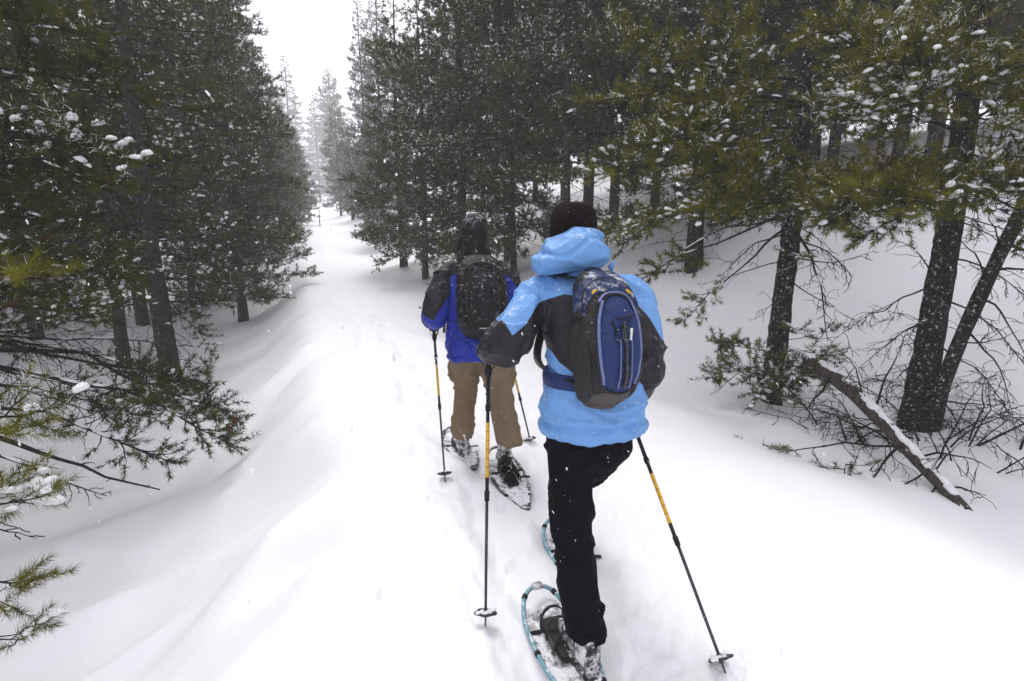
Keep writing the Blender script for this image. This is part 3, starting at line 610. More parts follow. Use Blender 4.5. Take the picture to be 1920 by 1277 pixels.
# bare brush tangled round the bases of the two black trunks
_b = np.random.RandomState(61); br = []
for k in range(34):
    c = (bA * (1 - (f_ := _b.uniform(.1, 1.15))) + bB * f_) + np.array([_b.normal(0, .35), _b.uniform(-1.5, -.1), 0]); c[2] = ground_z(c[0], c[1]) - .03
    an = _b.uniform(0, 6.28); L_ = _b.uniform(.5, 1.3); e = c + np.array([math.cos(an) * L_, math.sin(an) * L_ * .7, _b.uniform(.1, .75) * L_]); e[2] = max(e[2], ground_z(e[0], e[1]) + .04)
    br.append((c, e, -_b.uniform(.05, .35), _b.uniform(.006, .012)))
dead_wood('dead_brush', 'tangle of bare dead branches in the snow around the two black trunks', 'brush', [br[0][0], br[0][0] * .5 + br[0][1] * .5, br[0][1]], [.014, .011, .006], br, 62, 0.0, spacing=.12, sub=.40)
# left side
bL1 = base(312, 9.0)
pine('pine_tree', 33, 11, .16, 2.6, 1.5, 12, (32, .067, .0115), bL1, 'pine with grey lower trunk standing in the left hollow, snow tufts on its boughs', snow=.14, lmp=1.2, tint=.3, gap=.7, mneedle=M_NEEDLE, mbark=M_BARK_GREY, per_limb=True, lump_sub=2, dead_n=10, twigs=.7, spacing=.10, load=.04, directed=[
    D((312, 560, 9), (385, 640, 8.4), -.1, .016, .35), D((312, 520, 9), (400, 560, 8.4), -.1, .016, .4), D((312, 590, 9), (372, 590, 8.2), -.1, .016, .35), D((312, 480, 9), (415, 470, 8.6), 0, .016, .4)])
bL0 = np.array([-5.3, 4.7, ground_z(-5.3, 4.7)])
pine('pine_tree', 34, 9, .17, 2.5, 1.9, 9, (52, .063, .0082), bL0, 'near pine reaching in from the left edge with a long low fan of dark branches', snow=.17, lmp=1.0, tint=.3, gap=.62, shoot_len=.16, mneedle=M_NEEDLE, per_limb=True, lump_sub=2, dead_n=0, twigs=1.2, spacing=.085, load=.12, az_bias=(.1, .45), directed=[
    D((-250, 640, 4.8), (425, 770, 5.1), -.30, .034, .50, t0=.6, snow=.3), D((-250, 660, 4.6), (438, 835, 4.9), -.35, .030, .48, t0=.62, snow=.3), D((-200, 640, 5.0), (390, 720, 5.5), -.28, .028, .48, t0=.62, snow=.3), D((-250, 690, 4.5), (330, 870, 4.7), -.30, .028, .44, t0=.62, snow=.35), D((-200, 700, 4.8), (260, 780, 5.0), -.25, .022, .34, t0=.6, snow=.3),
    D((-250, 655, 4.7), (300, 700, 5.1), -.30, .020, .5, False), D((-250, 680, 4.6), (280, 760, 4.9), -.25, .018, .5, False), D((-200, 720, 4.5), (200, 780, 4.7), -.15, .016, .5, False), D((-200, 640, 5.0), (340, 650, 5.4), -.2, .016, .5, False),
    D((-150, 770, 4.3), (300, 918, 4.3), .16, .030, .18, False, spacing=.25), D((-120, 800, 4.2), (200, 930, 4.2), .10, .018, .3, False),
    D((-150, 300, 4.2), (235, 350, 3.9), -.08, .02, .45, lmp=1.2, snow=.26), D((-150, 220, 4.2), (190, 280, 3.8), -.08, .02, .45, lmp=1.2, snow=.26), D((-150, 420, 4.6), (240, 530, 4.6), -.1, .02, .45, lmp=1.2, snow=.26), D((-150, 500, 4.7), (200, 600, 4.7), -.1, .02, .4), D((-150, 120, 4.6), (300, 180, 4.6), -.05, .02, .5), D((-150, 20, 4.4), (160, 60, 4.0), .0, .02, .5), D((-150, 360, 4.4), (150, 430, 4.0), -.05, .02, .42, lmp=1.2, snow=.26), D((-150, 330, 5), (330, 300, 5.2), 0, .02, .5, lmp=1.2, snow=.26)])
bS = np.array([-2.42, 2.05, ground_z(-2.42, 2.05)])
pine('pine_sapling', 35, 2.1, .030, .35, .9, 8, (120, .052, .0023), bS, 'young bright green pine poking in at the left edge nearest the viewer', cat='sapling', snow=.3, lmp=1.0, tint=.6, mneedle=M_NEEDLE_NEAR, per_limb=True, lump_sub=3, dead_n=0, twigs=.5, sub=.18, spacing=.07, shoot_len=.13, gap=.55, directed=[
    D((-120, 560, 2.05), (70, 515, 1.9), .02, .008, .14, t0=.5), D((-140, 800, 2.05), (85, 770, 1.85), .02, .010, .15, t0=.45), D((-140, 790, 2.05), (60, 800, 1.9), .02, .010, .15, t0=.45), D((-140, 950, 2.05), (85, 930, 1.9), .03, .010, .15, t0=.45), D((-130, 960, 2.05), (30, 905, 2.0), .02, .008, .14, t0=.4), D((-100, 1080, 2.05), (75, 1085, 1.9), .03, .009, .15, t0=.55), D((-100, 1060, 2.05), (25, 1140, 1.95), .02, .008, .12, t0=.5), D((-90, 1180, 2.0), (45, 1200, 1.85), .02, .008, .12, t0=.5), D((-90, 1000, 2.05), (70, 1010, 2.0), -.05, .006, .2, False)])
# small spruce and the marker stake beside the trail
xs = base(838, 8.5)
pine('spruce_sapling', 36, 1.45, .022, .50, .12, 26, (26, .035, .006), xs, 'waist high spruce sapling in the snow left of the hooded hiker', cat='sapling', snow=.22, lmp=.7, tint=.4, mneedle=M_NEEDLE, dead_n=0, sub=.16, spacing=.07, shoot_len=.09, sides=8, elev=(-.2, .2))
mb = MB(); sx, sy = (608 - 960) / 1000 * 40, 40.0; sz = ground_z(sx, sy); tube(mb, [(sx, sy, sz - .3), (sx, sy, sz + .6), (sx + .02, sy, sz + 1.2)], [.035, .032, .03], 8)
link('marker_stake', mb.mesh('marker_stake'), M_TWIG, label='thin dark stake standing in the snow where the trail fades', cat='stake')
# ------------------------------------------------------------------ hikers, packs, poles, snowshoes
def remesh(mb, voxel, iters=6, factor=.5):
    me = mb.mesh('tmp'); o = bpy.data.objects.new('tmp', me); COL.objects.link(o)
    m = o.modifiers.new('r', 'REMESH'); m.mode = 'VOXEL'; m.voxel_size = voxel
    s = o.modifiers.new('s', 'SMOOTH'); s.factor = factor; s.iterations = iters
    dg = bpy.context.evaluated_depsgraph_get(); ev = o.evaluated_get(dg).to_mesh()
    n = len(ev.vertices); v = np.empty(n * 3, np.float32); ev.vertices.foreach_get('co', v)
    nm = np.empty(n * 3, np.float32); ev.vertices.foreach_get('normal', nm)
    lt = np.empty(len(ev.polygons), np.int32); ev.polygons.foreach_get('loop_total', lt)
    li = np.empty(len(ev.loops), np.int32); ev.loops.foreach_get('vertex_index', li)
    faces = []
    st = np.concatenate([[0], np.cumsum(lt)[:-1]])
    for kk in (3, 4):
        s_ = st[lt == kk]
        if len(s_): faces.append(li[s_[:, None] + np.arange(kk)])
    o.evaluated_get(dg).to_mesh_clear(); bpy.data.objects.remove(o); bpy.data.meshes.remove(me)
    return v.reshape(-1, 3).astype(float), nm.reshape(-1, 3).astype(float), faces
def along(p, pts):                              # nearest station (0..1) on a polyline and the distance to it
    pts = np.asarray(pts)[:, :3]; best = np.full(len(p), 9e9); tt = np.zeros(len(p)); m = len(pts) - 1
    for i in range(m):
        a, b = pts[i], pts[i + 1]; ab = b - a; t = np.clip(((p - a) @ ab) / (ab @ ab), 0, 1)
        d = np.linalg.norm(p - (a + t[:, None] * ab), axis=1); k = d < best; best[k] = d[k]; tt[k] = (i + t[k]) / m
    return tt, best
def sdf_poly(q, poly):                          # >0 inside
    q = np.asarray(q); poly = np.asarray(poly, float); d = np.full(len(q), 9e9); ins = np.zeros(len(q), bool)
    for i in range(len(poly)):
        a, b = poly[i], poly[(i + 1) % len(poly)]; ab = b - a
        t = np.clip(((q - a) @ ab) / (ab @ ab + 1e-12), 0, 1); d = np.minimum(d, np.linalg.norm(q - (a + t[:, None] * ab), axis=1))
        c = (a[1] > q[:, 1]) != (b[1] > q[:, 1])
        x = (b[0] - a[0]) * (q[:, 1] - a[1]) / (b[1] - a[1] + 1e-12) + a[0]; ins ^= c & (q[:, 0] < x)
    return np.where(ins, d, -d)
def limb(mb, st, n=24, sides=18): s = spline(st, n); tube(mb, s[:, :3], np.maximum(s[:, 3], .004), sides)
def st4(p, r): return np.append(np.asarray(p, float), r)
def cloth_part(name, mb, voxel, disp, matr, parent, att=None, iters=6, label=None):
    v, n, f = remesh(mb, voxel, iters); v0 = v.copy()
    if disp is not None: v = v + n * disp(v, n)[:, None]
    a = {k: fn(v0) for k, fn in att.items()} if att else None
    return link(name, make_mesh(name, v - parent_loc(parent), f, True, a), matr, parent, label=label)

# --- cloth, leather, metal
def b_cloth(col, rough=.6, snow=None, weave=900, spec=.25, crump=14, cs=.35, two=None, grime=0.12):
    def f(N, L, out):
        c = col
        if two is not None:
            a = N('ShaderNodeAttribute', attribute_name='panel'); c = mixc(N, L, maprange(N, L, a.outputs['Fac'], -.0015, .0015), two, col)
        v = noise(N, L, 7, 4); c = mixc(N, L, maprange(N, L, v, .3, .75, 0, 1), c, mixc(N, L, grime, c, (.0, .0, .0)))
        if snow:
            c = mixc(N, L, up_mask(N, L, *snow), c, SNOWC)
        h = math2(N, L, 'ADD', noise(N, L, crump, 4, .5, dist=.8), math2(N, L, 'MULTIPLY', noise(N, L, weave, 1), .04))
        bsdf(N, L, out, c, rough, h, cs, .03, spec, sheen=0.0)
    return f
BLUE, SLEEVE = (.165, .37, .74), (.020, .016, .021)
M_JACKET = mat('light_blue_and_black_shell', b_cloth(BLUE, .45, (.45, 1.0, 42, .57, .70), two=SLEEVE, spec=.25, crump=30, cs=.35))
M_HOODB = mat('light_blue_shell', b_cloth((.175, .385, .75), .5, (.1, .9, 36, .55, .72), spec=.25, crump=30, cs=.35))
M_HAT = mat('maroon_black_fleece', b_cloth((.010, .005, .007), .95, (.3, 1, 90, .66, .72), crump=60, cs=.5, spec=.1))
M_TROUSER = mat('black_softshell', b_cloth((.0055, .0035, .0058), .85, (-.5, .6, 60, .70, .76), spec=.07, crump=9, cs=.5))
M_JACKET2 = mat('royal_blue_and_black_shell', b_cloth((.014, .032, .34), .55, (-.3, .9, 55, .62, .70), two=(.012, .011, .014)))
M_HOODK = mat('black_hood_cloth', b_cloth((.006, .0055, .007), .7, (.05, 1.0, 22, .50, .72), crump=18, cs=.6))
M_KHAKI = mat('khaki_canvas', b_cloth((.215, .160, .102), .85, (-.6, .9, 30, .66, .80), crump=12, cs=.5, spec=.1, grime=.3))
M_GLOVE = mat('black_glove', b_cloth((.012, .012, .014), .7, (.2, .9, 70, .58, .66)))
M_BOOT = mat('snow_caked_boot', b_cloth((.03, .027, .026), .6, (-.9, .5, 26, .42, .56), crump=30))
M_BOOTSOLE = mat('boot_sole', b_cloth((.035, .033, .032), .8, (-1, -.2, 22, .50, .60), crump=30))
M_NAVY = mat('navy_pack_nylon', b_cloth((.015, .032, .125), .5, (-.2, 1, 38, .66, .74), crump=26, cs=.5))
M_NAVYSNOW = mat('navy_pack_nylon_snowy', b_cloth((.016, .030, .10), .5, (-.1, .9, 22, .50, .72), crump=26, cs=.5))
M_GREYPACK = mat('charcoal_pack_nylon', b_cloth((.026, .025, .024), .6, (.1, 1, 40, .62, .70), crump=24, cs=.5))
M_LILAC = mat('lilac_piping', b_cloth((.15, .18, .37), .6, (-.4, .8, 60, .6, .7)))
M_WEB = mat('grey_webbing', b_cloth((.085, .075, .072), .8, (-.2, .9, 70, .55, .65)))
M_BLACKPACK = mat('black_pack_nylon_snowy', b_cloth((.008, .008, .010), .55, (-.8, .9, 36, .59, .70), crump=26, cs=.6))
M_BLACK = mat('black_plastic', b_cloth((.010, .010, .011), .4, None, crump=40, cs=.1))
M_YELLOW = mat('yellow_lacquer', b_cloth((.72, .42, .015), .3, None, crump=20, cs=.05, spec=.5))
M_SHAFT = mat('dark_grey_aluminium', lambda N, L, o: bsdf(N, L, o, mixc(N, L, maprange(N, L, noise(N, L, 40, 4), .35, .7), (.035, .038, .045), (.07, .075, .09)), .35, spec=.5, metal=.5))
M_TEAL = mat('teal_snowshoe_frame', lambda N, L, o: bsdf(N, L, o, mixc(N, L, up_mask(N, L, .5, 1, 30, .5, .62), (.14, .31, .37), SNOWC), .35, spec=.5))
M_DKFRAME = mat('dark_snowshoe_frame', lambda N, L, o: bsdf(N, L, o, mixc(N, L, up_mask(N, L, .2, 1, 26, .48, .60), (.03, .03, .034), SNOWC), .4, spec=.5))
M_DECK = mat('snowy_grey_deck', lambda N, L, o: bsdf(N, L, o, mixc(N, L, maprange(N, L, noise(N, L, 26, 5, .7), .40, .60), (.20, .20, .215), (.86, .86, .89)), .7, noise(N, L, 60, 4), .5, .01))
M_WHITE = mat('white_cord', b_cloth((.75, .75, .77), .6, None))
M_SKIN = mat('skin', b_cloth((.45, .27, .20), .55, None, crump=40, cs=.1))

def trekking_pole(top, tip, label, group):
    top, tip = np.asarray(top, float), np.asarray(tip, float)
    root = empty('trekking_pole', tip, label, 'trekking pole', group)
    L = np.linalg.norm(tip - top); d = (tip - top) / L
    def seg(name, a, b, r0, r1, m, sides=12):
        mb = MB(); n = 6; tube(mb, [top + d * (a + (b - a) * t) for t in np.linspace(0, 1, n)], np.linspace(r0, r1, n), sides); return part(name, mb, m, root)
    mb = MB(); s = np.linspace(-.07, .12, 14); tube(mb, [top + d * x for x in s], .0155 + .0035 * np.sin((s + .07) * 90) * (s > -.05) + .004 * np.exp(-((s + .065) / .015) ** 2), 14)
    part('grip', mb, M_BLACK, root)
    seg('upper_shaft', .12, L * .21, .009, .009, M_BLACK)
    seg('collar', L * .20, L * .225, .0125, .0115, M_BLACK)
    seg('middle_shaft', L * .225, L * .27, .0083, .0083, M_BLACK)
    y = seg('yellow_shaft', L * .268, L * .47, .0087, .0087, M_YELLOW)
    for k in range(5):                          # length marks
        mk = MB(); x = L * (.30 + .033 * k); tube(mb := MB(), [top + d * x, top + d * (x + .0022)], .0091, 12); part('length_mark', mb, M_BLACK, y).parent = y
    seg('middle_shaft', L * .468, L * .525, .0083, .0083, M_BLACK)
    seg('collar', L * .52, L * .555, .012, .011, M_BLACK)
    seg('lower_shaft', L * .55, L * .955, .0072, .006, M_SHAFT)
    seg('tip', L * .94, L + .03, .0045, .0022, M_SHAFT, 8)
    c = top + d * L * .94
    u = unit(np.cross(d, [1, 0, 0])); w = np.cross(d, u)
    mb = MB(); a = np.linspace(0, 2 * math.pi, 37)
    R_ = .043 * (1 + .10 * np.cos(5 * a)); tube(mb, c + R_[:, None] * (np.cos(a)[:, None] * u + np.sin(a)[:, None] * w), .0055, 6, caps=False)
    for k in range(5):
        b = a[0] + k * 2 * math.pi / 5; tube(mb, [c, c + .043 * (math.cos(b) * u + math.sin(b) * w)], .006, 6)
    tube(mb, [c - d * .015, c + d * .015], .010, 10)
    bk = part('basket', mb, M_SHAFT, root)
    sm = []; rg = np.random.RandomState(int(abs(tip[0]) * 1000))
    for k in range(14):
        b = rg.uniform(0, 6.28); r_ = rg.uniform(.01, .046); sm.append((*(c - d * .006 + r_ * (math.cos(b) * u + math.sin(b) * w)), math.cos(b), math.sin(b), 0, rg.uniform(.008, .018), rg.uniform(.006, .012), .006))
    me = lump_mesh(sm, 2, rg, 'snow_cake'); me.transform(Matrix.Translation(-root.location)); link('snow_cake', me, M_SNOWLUMP, root, kind='stuff')
    mb = MB(); t = np.linspace(0, 2 * math.pi, 20); sd_ = unit(np.cross(d, [0, 1, 0]))
    tube(mb, [top - d * .05 + d * (.075 * (1 - math.cos(x))) * .9 + sd_ * .035 * math.sin(x) + np.array([0, -.012, 0]) * math.sin(x) for x in t], .006, 6, flat=.3, caps=False); part('wrist_strap', mb, M_BLACK, root)
    return root
def glove(center, axis, fore, parent, side):    # fist closed round a pole: palm, four curled fingers, thumb
    a = unit(axis); f = unit(np.asarray(fore) - a * np.dot(fore, a)); s = np.cross(a, f) * side
    mb = MB(); c = np.asarray(center)
    ellipsoid(mb, c - f * .035 - s * .012, np.stack([s, f, a]), (.026, .042, .046), 3)
    tube(mb, [c - f * .12, c - f * .085, c - f * .05], [.040, .036, .034], 14)
    for k, (o, ln, r) in enumerate(((.034, 1.0, .0125), (.012, 1.08, .013), (-.011, 1.02, .0125), (-.033, .85, .0115))):
        ang = np.linspace(-2.3, -2.3 + 3.9 * ln, 9); pts = [c + a * o + (.027 + .004 * math.sin(x * 2)) * (math.cos(x) * f + math.sin(x) * s) + a * .002 * i for i, x in enumerate(ang)]
        tube(mb, pts, np.linspace(r, r * .8, 9), 9)
    tube(mb, [c - f * .05 + a * .03 - s * .01, c - f * .02 + a * .048 - s * .03, c + f * .012 + a * .040 - s * .034, c + f * .03 + a * .026 - s * .016], [.015, .0145, .013, .010], 10)
    v, n, fc = remesh(mb, .0045, 3); return link('glove', make_mesh('glove', v - parent_loc(parent), fc, True), M_GLOVE, parent)
def boot(ankle, toe_dir, pitch, parent, L=.30):  # pitch>0 lifts the heel about the toe
    fwd = unit([toe_dir[0], toe_dir[1], 0]); sd_ = np.cross(fwd, UP)
    mb = MB(); prof = [(-.5, .02, .030, .035), (-.44, .05, .036, .055), (-.2, .055, .040, .062), (.1, .045, .044, .050), (.32, .035, .045, .040), (.46, .025, .034, .028), (.5, .02, .015, .018)]
    loft(mb, [(np.array([0, x * L, h]), w, hh, np.array([1, 0, 0]), np.array([0, 0, 1]), 2.6) for x, h, w, hh in [(p[0], p[1] + .012, p[2], p[3]) for p in prof]], 20)
    limb(mb, [np.array([0, -.30 * L, .05, .050]), np.array([0, -.30 * L, .11, .050]), np.array([0, -.31 * L, .17, .050])], 8, 16)
    v, n, fc = remesh(mb, .007, 4); v = v + n * (.005 * fbm(v * 30, 3))[:, None]
    sole = MB(); loft(sole, [(np.array([0, 0, z]), .046 - i, L * .5 + .004 - i, np.array([1, 0, 0]), np.array([0, 1, 0]), 3.0) for z, i in ((-.012, .006), (-.008, 0), (.010, 0), (.016, .004))], 28)
    for k in range(7):
        box(sole, (0, (-.42 + .14 * k) * L, -.016), np.eye(3), (.036, .008, .007))
    sv = sole.verts()
    R_ = Matrix.Rotation(-pitch, 3, 'X'); M3 = np.array([sd_, fwd, UP])
    toe = np.array([0, .36 * L, 0])
    def place(q):
        q = (q - toe) @ np.array(R_).T + toe; return q @ M3 + np.asarray(ankle) - np.array([0, 0, .10])
    o = link('boot', make_mesh('boot', place(v) - parent_loc(parent), fc, True), M_BOOT, parent)
    me = sole.mesh('sole', smooth=False); co = place(sv) - parent_loc(parent); me.vertices.foreach_set('co', co.astype(np.float32).ravel()); me.update()
    link('sole', me, M_BOOTSOLE, o); return o
def snowshoe(center, yaw, pitch, L, hw, pointed, label, mframe, group):
    root = empty('snowshoe', center, label, 'snowshoe', group)
    root.rotation_euler = (pitch, 0, yaw)
    h = L / 2
    half = [(0, 1.0), (.35, .97), (.68, .86), (.92, .60), (1.0, .28)] + ([(.98, .0), (.84, -.3), (.58, -.62), (.30, -.88), (.10, -1.0)] if pointed else [(1.0, -.05), (.93, -.4), (.72, -.72), (.5, -.92), (.22, -1.0)])
    pts = [np.array([x * hw, y * h, 0]) for x, y in half]
    right = spline(pts, 40); right[:, 2] = .05 * np.clip((right[:, 1] / h - .55) / .45, 0, 1) ** 1.6 + .010
    left = right[::-1] * [-1, 1, 1]; loop = np.concatenate([right, left[:-1] if not pointed else left[:-1]])
    loop = np.concatenate([right, left[1:-1]])
    mb = MB(); tube(mb, np.concatenate([loop, loop[:1]]), .0105, 10, caps=False); fr = link('frame', mb.mesh('frame'), mframe, root)
    for t in (8, 22, 30, 56, 64 - 15, 70):      # deck lacing clips wrapped round the tube
        p = loop[t % len(loop)]; q = loop[(t + 1) % len(loop)]; d = unit(q - p); mb = MB(); tube(mb, [p - d * .010, p + d * .010], .0135, 10); link('lacing_clip', mb.mesh('lacing_clip'), M_BLACK, fr)
    # deck: inset sheet with a toe opening
    mb = MB(); ys = np.linspace(.72 * h, -.80 * h, 40); V = []; 
    rs = right[np.argsort(right[:, 1])]
    for sgn in (1, -1):
        A, B = [], []
        for y in ys:
            wdt = np.interp(y, rs[:, 1], rs[:, 0]) - .004; zc = np.interp(y, rs[:, 1], rs[:, 2])
            hole = .045 * math.sqrt(max(0, 1 - ((y - .26 * h) / (.13 * h)) ** 2)) if abs(y - .26 * h) < .13 * h else 0
            A.append((sgn * hole, y, zc + .002)); B.append((sgn * wdt, y, zc + .002))
        A, B = np.array(A), np.array(B); n = len(ys)
        mid = (A + B) / 2 - [0, 0, .006]
        top = np.concatenate([A, mid, B]); bot = top - [0, 0, .004]; k = np.arange(n - 1)
        q1 = np.concatenate([np.stack([k + o, k + 1 + o, k + 1 + o + n, k + o + n], 1) for o in (0, n)])
        mb.add(top, q1 if sgn < 0 else q1[:, ::-1]); mb.add(bot, q1[:, ::-1] if sgn < 0 else q1)
    link('deck', mb.mesh('deck'), M_DECK, root)
    mb = MB(); box(mb, (0, .02, .022), np.eye(3), (.040, .13, .006), .004); bd = link('binding_plate', mb.mesh('binding_plate', smooth=False), M_BLACK, root)
    for y in (.10, .03, -.06):
        mb = MB(); a = np.linspace(0, math.pi, 12); tube(mb, np.stack([.058 * np.cos(a), y + 0 * a + .012 * np.sin(a), .022 + .085 * np.sin(a) ** .8], 1), .012, 6, flat=.25); link('strap', mb.mesh('strap'), M_BLACK, bd)
    mb = MB(); tube(mb, [(.055, -.06, .05), (.085, -.075, .06), (.115, -.08, .058)], .014, 6, flat=.15); link('strap_end', mb.mesh('strap_end'), M_BLACK, bd)
    for sx in (-1, 1):
        mb = MB(); box(mb, (sx * .050, .04, .045), np.eye(3), (.004, .09, .026), .003); link('binding_wing', mb.mesh('binding_wing', smooth=False), M_BLACK, bd)
    mb = MB(); tube(mb, [(-hw * .95, .09, .012), (hw * .95, .09, .012)], .009, 8); link('pivot_bar', mb.mesh('pivot_bar'), M_BLACK, root)
    for k in range(4):
        mb = MB(); x = -.045 + .03 * k; mb.add([(x - .008, .13, .004), (x + .008, .13, .004), (x, .135, -.03), (x - .008, .124, .004), (x + .008, .124, .004), (x, .13, -.03)], [[0, 1, 2], [5, 4, 3]], [[0, 2, 5, 3], [1, 4, 5, 2], [0, 3, 4, 1]]); link('crampon_tooth', mb.mesh('crampon_tooth', smooth=False), M_SHAFT, root)
    if not pointed:
        mb = MB(); box(mb, (0, .985 * h, .064), np.eye(3), (.024, .018, .012), .005); link('toe_cap', mb.mesh('toe_cap'), M_DECK, root)
    gyn, gxn = 46, 22; Yg, Xg = np.meshgrid(np.linspace(-.86, .16, gyn) * h, np.linspace(-1, 1, gxn), indexing='ij'); wd = np.interp(Yg, rs[:, 1], rs[:, 0]) * .97; Xg = Xg * wd
    hq = np.stack([Xg.ravel() * 26 + center[1] * 7, Yg.ravel() * 26, np.zeros(Xg.size)], 1)
    Zg = .010 + .024 * (fbm(hq, 5, 4, .6) + .05) + .010 * np.clip((-Yg.ravel() / h - .1), 0, 1) - .030 * np.exp(-((Xg.ravel() / .05) ** 4 + ((Yg.ravel() - .03) / .13) ** 4))
    vi = np.arange(gyn * gxn).reshape(gyn, gxn); fq = np.stack([vi[:-1, :-1].ravel(), vi[:-1, 1:].ravel(), vi[1:, 1:].ravel(), vi[1:, :-1].ravel()], 1)
    link('snow_cake', make_mesh('snow_cake', np.stack([Xg.ravel(), Yg.ravel(), Zg], 1), [fq]), M_SNOWLUMP, root, kind='stuff')
    return root

def loft_band(mb, c, A, B, ra, rb, hh, th_, a):   # padded belt: upright band round an ellipse
    prof = [(-th_, -hh * .8), (0, -hh), (th_, -hh * .8), (th_ * 1.3, 0), (th_, hh * .8), (0, hh), (-th_, hh * .8)]; m = len(prof)
    V = np.concatenate([[np.asarray(c) + (ra + d) * math.cos(t) * A + (rb + d) * math.sin(t) * B + UP * z for d, z in prof] for t in a]); k = np.arange(m); k2 = (k + 1) % m
    mb.add(V, np.concatenate([np.stack([i * m + k, (i + 1) * m + k, (i + 1) * m + k2, i * m + k2], 1) for i in range(len(a) - 1)]))
class PackFrame:
    def __init__(s, o, R_, U_, w=1.0, h=1.0, dp=1.0):
        s.R = unit(R_); s.U = unit(np.asarray(U_) - s.R * np.dot(U_, s.R)); s.B = np.cross(s.R, s.U); s.B = s.B if s.B[1] < 0 else -s.B; s.o = np.asarray(o)
        z = np.array([-.27, -.255, -.22, -.15, -.05, .05, .13, .20, .245, .268, .276]) * h
        wd = np.array([.055, .085, .115, .135, .142, .14, .134, .118, .094, .06, .02]) * w
        dd = np.array([.035, .055, .08, .10, .108, .104, .094, .075, .055, .035, .012]) * dp
        s.z, s.w, s.d = z, wd, dd
    def g(s, q): q = np.asarray(q, float).reshape(-1, 3); return s.o + q[:, :1] * s.R + q[:, 1:2] * s.B + q[:, 2:] * s.U
    def surf(s, x, z, pw=2.7):
        w = np.interp(z, s.z, s.w); d = np.interp(z, s.z, s.d); return d + d * np.clip(1 - np.abs(np.asarray(x) / w) ** pw, 0, 1) ** (1 / pw)
    def body(s):
        mb = MB(); zz = np.linspace(s.z[0], s.z[-1], 44)
        loft(mb, [(s.g([0, np.interp(z, s.z, s.d), z])[0], np.interp(z, s.z, s.w), np.interp(z, s.z, s.d), s.R, s.B, 2.7) for z in zz], 48); return mb
    def patch(s, poly, thick, rings=10, puff=.010, n=72):   # padded panel sewn on the outer face; poly in (x, z)
        pl = np.asarray(poly, float); pl = spline(np.concatenate([pl, pl[:1]]), n + 1)[:-1]; c = pl.mean(0)
        V = []; mb = MB()
        for i, f in enumerate(np.linspace(1, 0.04, rings)):
            q = c + (pl - c) * f; y = s.surf(q[:, 0], q[:, 1]) + thick + puff * (1 - f ** 3)
            V.append(np.stack([q[:, 0], y, q[:, 1]], 1))
        q = np.stack([pl[:, 0], s.surf(pl[:, 0], pl[:, 1]) - .004, pl[:, 1]], 1); V.insert(0, q)
        k = np.arange(n); k2 = (k + 1) % n
        fc = np.concatenate([np.stack([i * n + k, i * n + k2, (i + 1) * n + k2, (i + 1) * n + k], 1) for i in range(len(V) - 1)])
        last = (len(V) - 1) * n; V.append(np.array([[c[0], s.surf(c[0], c[1]) + thick + puff, c[1]]], float).reshape(1, 3))
        mb.add(s.g(np.concatenate(V)), fc, np.stack([last + k, last + k2, np.full(n, last + n)], 1)); return mb, pl
    def line(s, mb, pl, off, r, n=60, closed=False, flat=1.0):
        p = np.asarray(pl, float); p = spline(np.concatenate([p, p[:1]]) if closed else p, n)
        tube(mb, s.g(np.stack([p[:, 0], s.surf(p[:, 0], p[:, 1]) + off, p[:, 1]], 1)), r, 7, flat=flat)
def oval(cx, cz, a, b, n=24, pw=2.4, taper=0.0):
    t = np.linspace(0, 2 * math.pi, n, endpoint=False); x = np.sign(np.cos(t)) * np.abs(np.cos(t)) ** (2 / pw) * a; z = np.sign(np.sin(t)) * np.abs(np.sin(t)) ** (2 / pw) * b
    return np.stack([cx + x * (1 - taper * z / b), cz + z], 1)
def wrinkled(mb, amp, seed, fr=14):
    v = mb.verts(); d = amp * (crease(v, fr, seed, 2) - .3) ; c = v.mean(0); n = v - c; n /= np.linalg.norm(n, axis=1)[:, None] + 1e-9
    mb.v = [v + n * d[:, None]]; return mb

# ================================================================== the nearer hiker
TH1 = rad(13); FW = np.array([-math.sin(TH1), math.cos(TH1), 0]); RT = np.array([math.cos(TH1), math.sin(TH1), 0])
near = empty('person', W(1085, 2.05, 0.0), 'person in light blue and black jacket, dark hat and black trousers, seen from behind', 'person')
lhip, lknee, lank = W(1064, 2.13, .90), W(1073, 1.97, .49), W(1092, 1.80, .10)
rhip, rknee, rank = W(1136, 2.17, .90), np.array([.355, 2.60, .52]), np.array([.345, 2.62, .12])
lsh, lel, lwr = P(1012, 552, 2.29), P(950, 640, 2.12), P(915, 657, 2.38)
rsh, rel, rwr = P(1186, 552, 2.35), P(1208, 676, 2.18), P(1188, 762, 2.36)
headc = P(1074, 432, 2.38)
mb = MB()                                       # one continuous body under the clothes
tube(mb, [P(1110, 800, 2.16), P(1111, 700, 2.19), P(1102, 590, 2.27), P(1090, 530, 2.32)], [.13, .12, .14, .10], 20)
for a in ([lsh, lel, lwr], [rsh, rel, rwr]): limb(mb, [st4(P(1095, 545, 2.31), .06), st4(a[0], .055), st4(a[1], .042), st4(a[2], .03)])
for a in ([lhip, lknee, lank], [rhip, rknee, rank]): limb(mb, [st4(a[0] + [0, 0, .05], .08), st4(a[0], .08), st4(a[1], .055), st4(a[2], .04)])
limb(mb, [st4(P(1090, 540, 2.32), .06), st4(headc - [0, .02, .10], .055), st4(headc, .06)])
ellipsoid(mb, headc, np.stack([RT, FW, UP]), (.076, .094, .108), 3)
ellipsoid(mb, headc + FW * .095 - UP * .015, np.stack([RT, FW, UP]), (.014, .02, .022), 2)      # nose
ellipsoid(mb, headc + FW * .07 - UP * .085, np.stack([RT, FW, UP]), (.035, .03, .025), 2)       # chin
